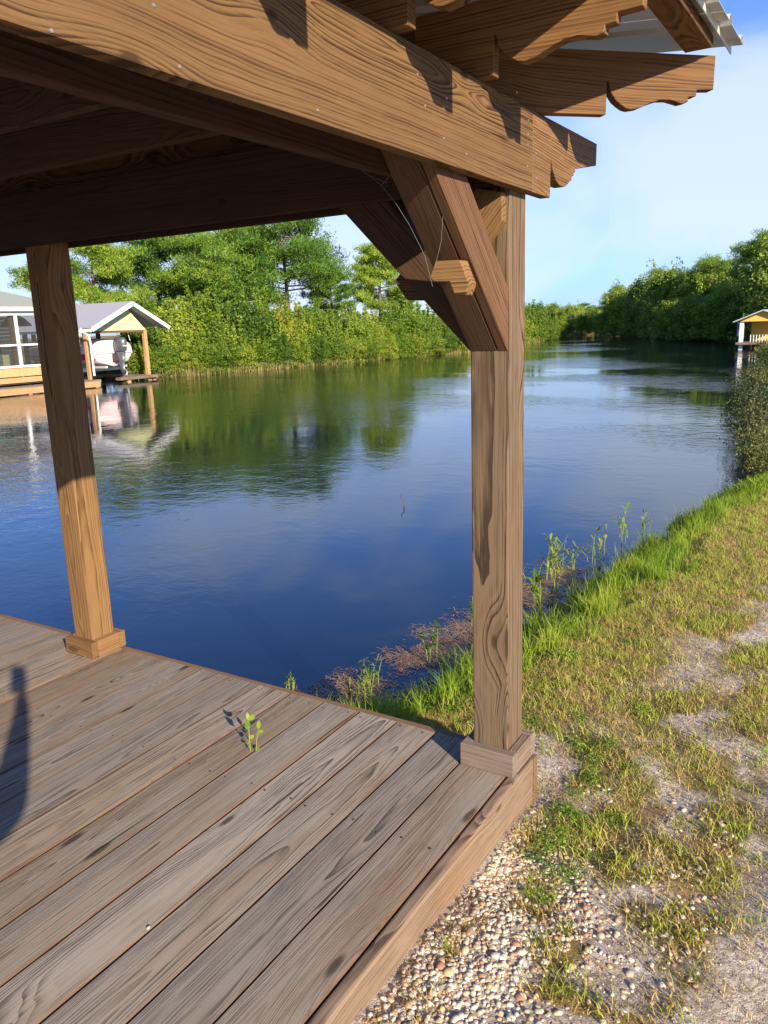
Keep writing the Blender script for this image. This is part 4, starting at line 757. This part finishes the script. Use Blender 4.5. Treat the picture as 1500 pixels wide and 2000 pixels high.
def dm(x, y): s = shore(x, y); return np.clip(1.7+s*2.3, 0, 1)*(s < .06)*np.clip((fbm(x, y, 4.5, 61)-.36)*4, .04, 1)*.6*np.clip((4.9-y)*1., 0, 1)
x, y = scatter(120000, (-1.9, .3), (-.4, 5.2), dm); setp(mesh_obj('floating_debris', straw('floating_debris', x, y, np.full(len(x), WZ+.002)+RNG.uniform(0, .006, len(x)), RNG.uniform(.012, .06, len(x)), RNG.uniform(.0015, .006, len(x)), M_MAT, .04)), 'reddish-brown mat of dead leaves and needles floating at the bank', 'floating debris', kind='stuff')
# reeds standing in the shallows
def reed(x, y, z, H_, seed, label, grp=None, mat=None):
    rg = np.random.default_rng(seed); o = thing('reed', (x, y, z), label, 'water plant', grp); bm = bmesh.new(); Vs, Fs, Rs = [], [], []; cnt = 0
    ns = rg.integers(3, 7)
    for k in range(ns):
        b = Vector((x+rg.normal()*.02, y+rg.normal()*.02, z-.1)); lx, ly = rg.normal(size=2)*.18*H_; h = H_*rg.uniform(.55, 1.1)
        pts = [b, b+Vector((lx*.3, ly*.3, h*.5+.1)), b+Vector((lx, ly, h+.1))]; tube_bm(pts, [.0035, .0028, .0012], 5, bm)
        for j in range(9):
            q = pts[1].lerp(pts[2], rg.uniform(-.4, 1)); a = rg.uniform(0, 6.28); l = rg.uniform(.05, .13)*min(1.3, H_/.35); w = l*.09
            d = np.array([math.cos(a)*.75, math.sin(a)*.75, rg.uniform(.1, .9)])*l; s = np.array([-math.sin(a), math.cos(a), 0])*w; c = np.array(q)
            Vs += [c-s*.4, c+s*.4, c+d*.5+s+[0, 0, .01], c+d*.5-s+[0, 0, .01], c+d-[0, 0, l*.25]]; Fs += [[cnt, cnt+1, cnt+2], [cnt, cnt+2, cnt+3], [cnt+3, cnt+2, cnt+4]]; Rs += [rg.uniform(.2, 1)]*5; cnt += 5
    from_bm('stem', bm, M_GRASSS, o); mesh_obj('leaves', np_mesh('reed_leaves', np.array(Vs), Fs, mat or M_GRASS, Rs), o); return o
M_GRASSS = plain('reed_stem', (.22, .26, .07), .7)
RD = [(-1.28, 1.72, .32), (-1.42, 1.05, .18), (-1.36, 1.13, .24), (-1.1, 1.25, .15), (-1.2, 2.9, .42), (-1.12, 2.55, .3), (-1.08, 3.05, .38), (-1.3, 3.3, .3), (-1.2, 3.7, .42), (-1.02, 2.35, .26), (-1.05, 3.45, .3), (-1.0, 4.2, .36), (-1.02, 4.5, .3), (-.92, 4.9, .42), (-.86, 5.4, .3), (-1.33, 2.5, .22), (-1.45, 1.25, .2), (-1.05, 1.0, .16), (-.98, 2.9, .3), (-1.12, 4.0, .26)]
RDL = ['forked reed standing alone in the water left of the post', 'short reed nearest the rim board over the water', 'tan and green reed clump left of the grassy lump', 'small reed among the floating debris', 'tall pale reed rising highest right of the post', 'reed close to the right face of the post', 'leafy reed in the middle of the floating mat', 'thin reed at the outer edge of the mat', 'tall reed at the far corner of the mat', 'reed at the waterline right beside the post', 'reed leaning over the mat toward the bank', 'broad-leaved reed with pinkish debris behind', 'reed left of the dry brown tuft', 'flowering reed at the far bank bend', 'low reed where the mat ends', 'thin reed just left of the post edge', 'reed at the left tip of the debris', 'short reed in front of the grassy lump', 'reed rooted in the dark hollow of the bank', 'short reed behind the mat']
for i, (x, y, h) in enumerate(RD): reed(x, y, WZ, h*.9, 200+i, RDL[i])
for i, (px, py, h, lab) in enumerate([(572, 1338, .10, 'single green blade tuft rising behind the rim board'), (1090, 1105, .3, 'bluish reed behind the post in the mat')]):
    P = atZ(px, py+8, WZ); reed(float(P[0]), float(P[1]), WZ, h, 240+i, lab)
# bare stick and dead curl
st = from_bm('stick', tube_bm([(-.80, 2.0, -.42), (-.79, 1.99, -.33), (-.77, 1.99, -.25)], [.010, .008, .006], 7), plain('pale_stick', (.5, .33, .16), .8)); setp(st, 'short pale stick standing in the weeds right of the post', 'stick')
twg = atZ(789, 990, WZ); bm = tube_bm([twg-[0, 0, .05], twg+[.0, 0, .06], twg+[-.04, 0, .11], twg+[-.03, 0, .15]], [.008, .007, .005, .003], 5); setp(from_bm('twig', bm, W_DARK), 'dark crooked twig poking out of the open water', 'twig')
# seedling growing between deck boards
sd = thing('seedling', (-1.0, -.31, 0), 'small bright green seedling growing between two deck boards', 'seedling')
B0 = atZ(489, 1466, 0.)
def stemp(pp): bm = tube_bm(pp, [.0018, .0014, .0009], 5); return from_bm('stem', bm, plain('seedling_stem', (.35, .3, .08), .6), sd)
bvec = np.array([B0[0], B0[1], 0]); s1 = [bvec+[0, 0, -.02], bvec+[-.004, .004, .07], bvec+[-.002, .006, .13]]; s2 = [bvec+[.018, .01, -.02], bvec+[.03, .008, .05], bvec+[.04, .012, .1]]
stemp(s1); stemp(s2)
M_SEED = leafmat('seedling_leaves', ((.10, .24, .02), (.20, .36, .03), (.36, .46, .05)), trans=.4, pos=30)
def seedleaf(c, d, l, w):
    d = np.array(d, float); d /= np.linalg.norm(d); s = np.cross(d, [.55, -.8, .25]); s /= np.linalg.norm(s); V = []; R_ = 8
    for k in range(R_+1):
        u = k/R_; ww = w*math.sin(math.pi*min(.98, u**.8))*.5+.0004; cc = c+d*l*u+np.array([0, 0, -.1*l*u*u]); V += [cc-s*ww, cc+[0, 0, -.0015], cc+s*ww]
    F = []
    for k in range(R_): F += [[3*k, 3*k+1, 3*k+4, 3*k+3], [3*k+1, 3*k+2, 3*k+5, 3*k+4]]
    mesh_obj('leaf', np_mesh('seedling_leaf', V, F, M_SEED, [random.random()]*len(V), True), sd)
for c, d, l, w in [(s1[2], (-.25, .1, 1), .035, .014), (s1[2], (.8, .5, .75), .035, .018), (s1[2]-[0, 0, .03], (-.1, -.3, .9), .04, .02), (s1[1]+[0, 0, .02], (-.6, -.1, .8), .03, .014), (s1[1]-[0, 0, .02], (.7, .2, .7), .03, .017), (s1[1]-[0, 0, .045], (.2, -.5, .8), .025, .014), (s1[0]+[0, 0, .03], (-.6, .2, .4), .018, .01), (s2[2], (.1, .1, 1), .04, .016), (s2[2]-[0, 0, .015], (.9, .3, .5), .025, .014), (s2[2]-[0, 0, .03], (.1, -.4, .7), .024, .014), (s2[0]+[0, 0, .022], (.4, .3, .6), .028, .018)]: seedleaf(c, d, l, w)
# loose bits on the deck
P = atZ(290, 1812, .0); o = mesh_obj('pebble', pebbles('deck_pebble', np.array([float(P[0])]), np.array([float(P[1])]), np.array([.006]), M_PEB)); o.location.z = -float(ground_z(P[0], P[1])) + .003; setp(o, 'single tan pebble lying on the deck boards', 'pebble')
# ------------------------------------------------------------------ the photographer, standing just behind the camera
def skinned(name, verts, edges, radii, mat, parent=None):
    me = D.meshes.new(name); me.from_pydata(verts, edges, []); o = D.objects.new(name, me); link(o, parent, Matrix.Identity(4)); me.materials.append(mat)
    mod = o.modifiers.new('skin', 'SKIN'); mod.use_smooth_shade = True
    for i, r in enumerate(radii): me.skin_vertices[0].data[i].radius = (r if isinstance(r, tuple) else (r, r))
    me.skin_vertices[0].data[0].use_root = True; s = o.modifiers.new('sub', 'SUBSURF'); s.levels = 2; s.render_levels = 2; return o
M_SHIRT = plain('blue_shirt', (.1, .16, .3), .9); M_SKIN = plain('skin', (.5, .3, .21), .6)
bx_, by_ = 1.02, -3.3
V = [(bx_, by_, .72), (bx_, by_, .95), (bx_, by_, 1.18), (bx_-.0, by_+.0, 1.33), (bx_-.02, by_+.03, 1.40), (bx_-.05, by_+.08, 1.50), (bx_-.05, by_+.09, 1.57),
     (bx_+.17, by_+.11, 1.27), (1.05, -2.60, 1.19), (1.03, -2.53, 1.34), (1.02, -2.47, 1.5), (1.02, -2.47, 1.56),
     (bx_-.17, by_-.11, 1.27), (bx_-.25, by_-.14, .98), (bx_-.28, by_-.1, .72), (bx_-.29, by_-.08, .64),
     (bx_+.09, by_+.05, .62), (bx_+.1, by_+.08, .25), (bx_+.1, by_+.04, -.14), (bx_+.04, by_+.16, -.17), (bx_-.09, by_-.05, .62), (bx_-.1, by_-.02, .25), (bx_-.1, by_-.05, -.14), (bx_-.16, by_+.07, -.17)]
E_ = [(0, 1), (1, 2), (2, 3), (3, 4), (4, 5), (5, 6), (3, 7), (7, 8), (8, 9), (9, 10), (10, 11), (3, 12), (12, 13), (13, 14), (14, 15), (0, 16), (16, 17), (17, 18), (18, 19), (0, 20), (20, 21), (21, 22), (22, 23)]
Rr = [.14, .13, .15, .12, .055, .09, .085, .075, .078, .055, .032, .03, .065, .048, .035, .035, .09, .06, .045, .035, .09, .06, .045, .035]
per = thing('person', (bx_, by_, GZ), 'photographer standing behind the camera holding up a phone', 'person')
skinned('body', V, E_, Rr, M_SHIRT, per)
for k, (a, b) in enumerate([((0, 0, 0), (-.035, .02, .05)), ((.0, .0, .01), (-.02, .03, .07)), ((0, 0, .01), (.0, .03, .075)), ((0, 0, 0), (.02, .03, .06)), ((0, 0, -.02), (.045, .0, .03))]):
    h0 = np.array([1.03, -2.475, 1.565]); from_bm('finger', tube_bm([h0+a, h0+(np.array(a)+np.array(b))/2, h0+b], [.010, .009, .007], 7), M_SKIN, per)
ph_ = timber('phone', CP-FX*.03-UX*.075+RX*.0, CP-FX*.03+UX*.06, .075, .009, M_BLACK, None, up=tuple(-FX)); setp(ph_, 'dark phone held up by the photographer', 'phone')

wb = thing('cobweb', (-.3, -.4, 2.0), 'torn cobweb threads hanging between the beam and the brace', 'cobweb')
M_WEB = plain('spider_silk', (.3, .29, .26), .6)
for pts, Yy in (((640, 275), (690, 320), (745, 362), (775, 400), (800, 440)), -.45), (((745, 362), (760, 345), (762, 330)), -.45), (((690, 300), (715, 340), (757, 358)), -.44), (((800, 440), (830, 500), (845, 560)), -.38), (((700, 290), (694, 330)), -.45), (((865, 420), (862, 470), (850, 520)), -.35): from_bm('thread', tube_bm([atY(a, b, Yy) for a, b in pts], .00035, 4), M_WEB, wb)
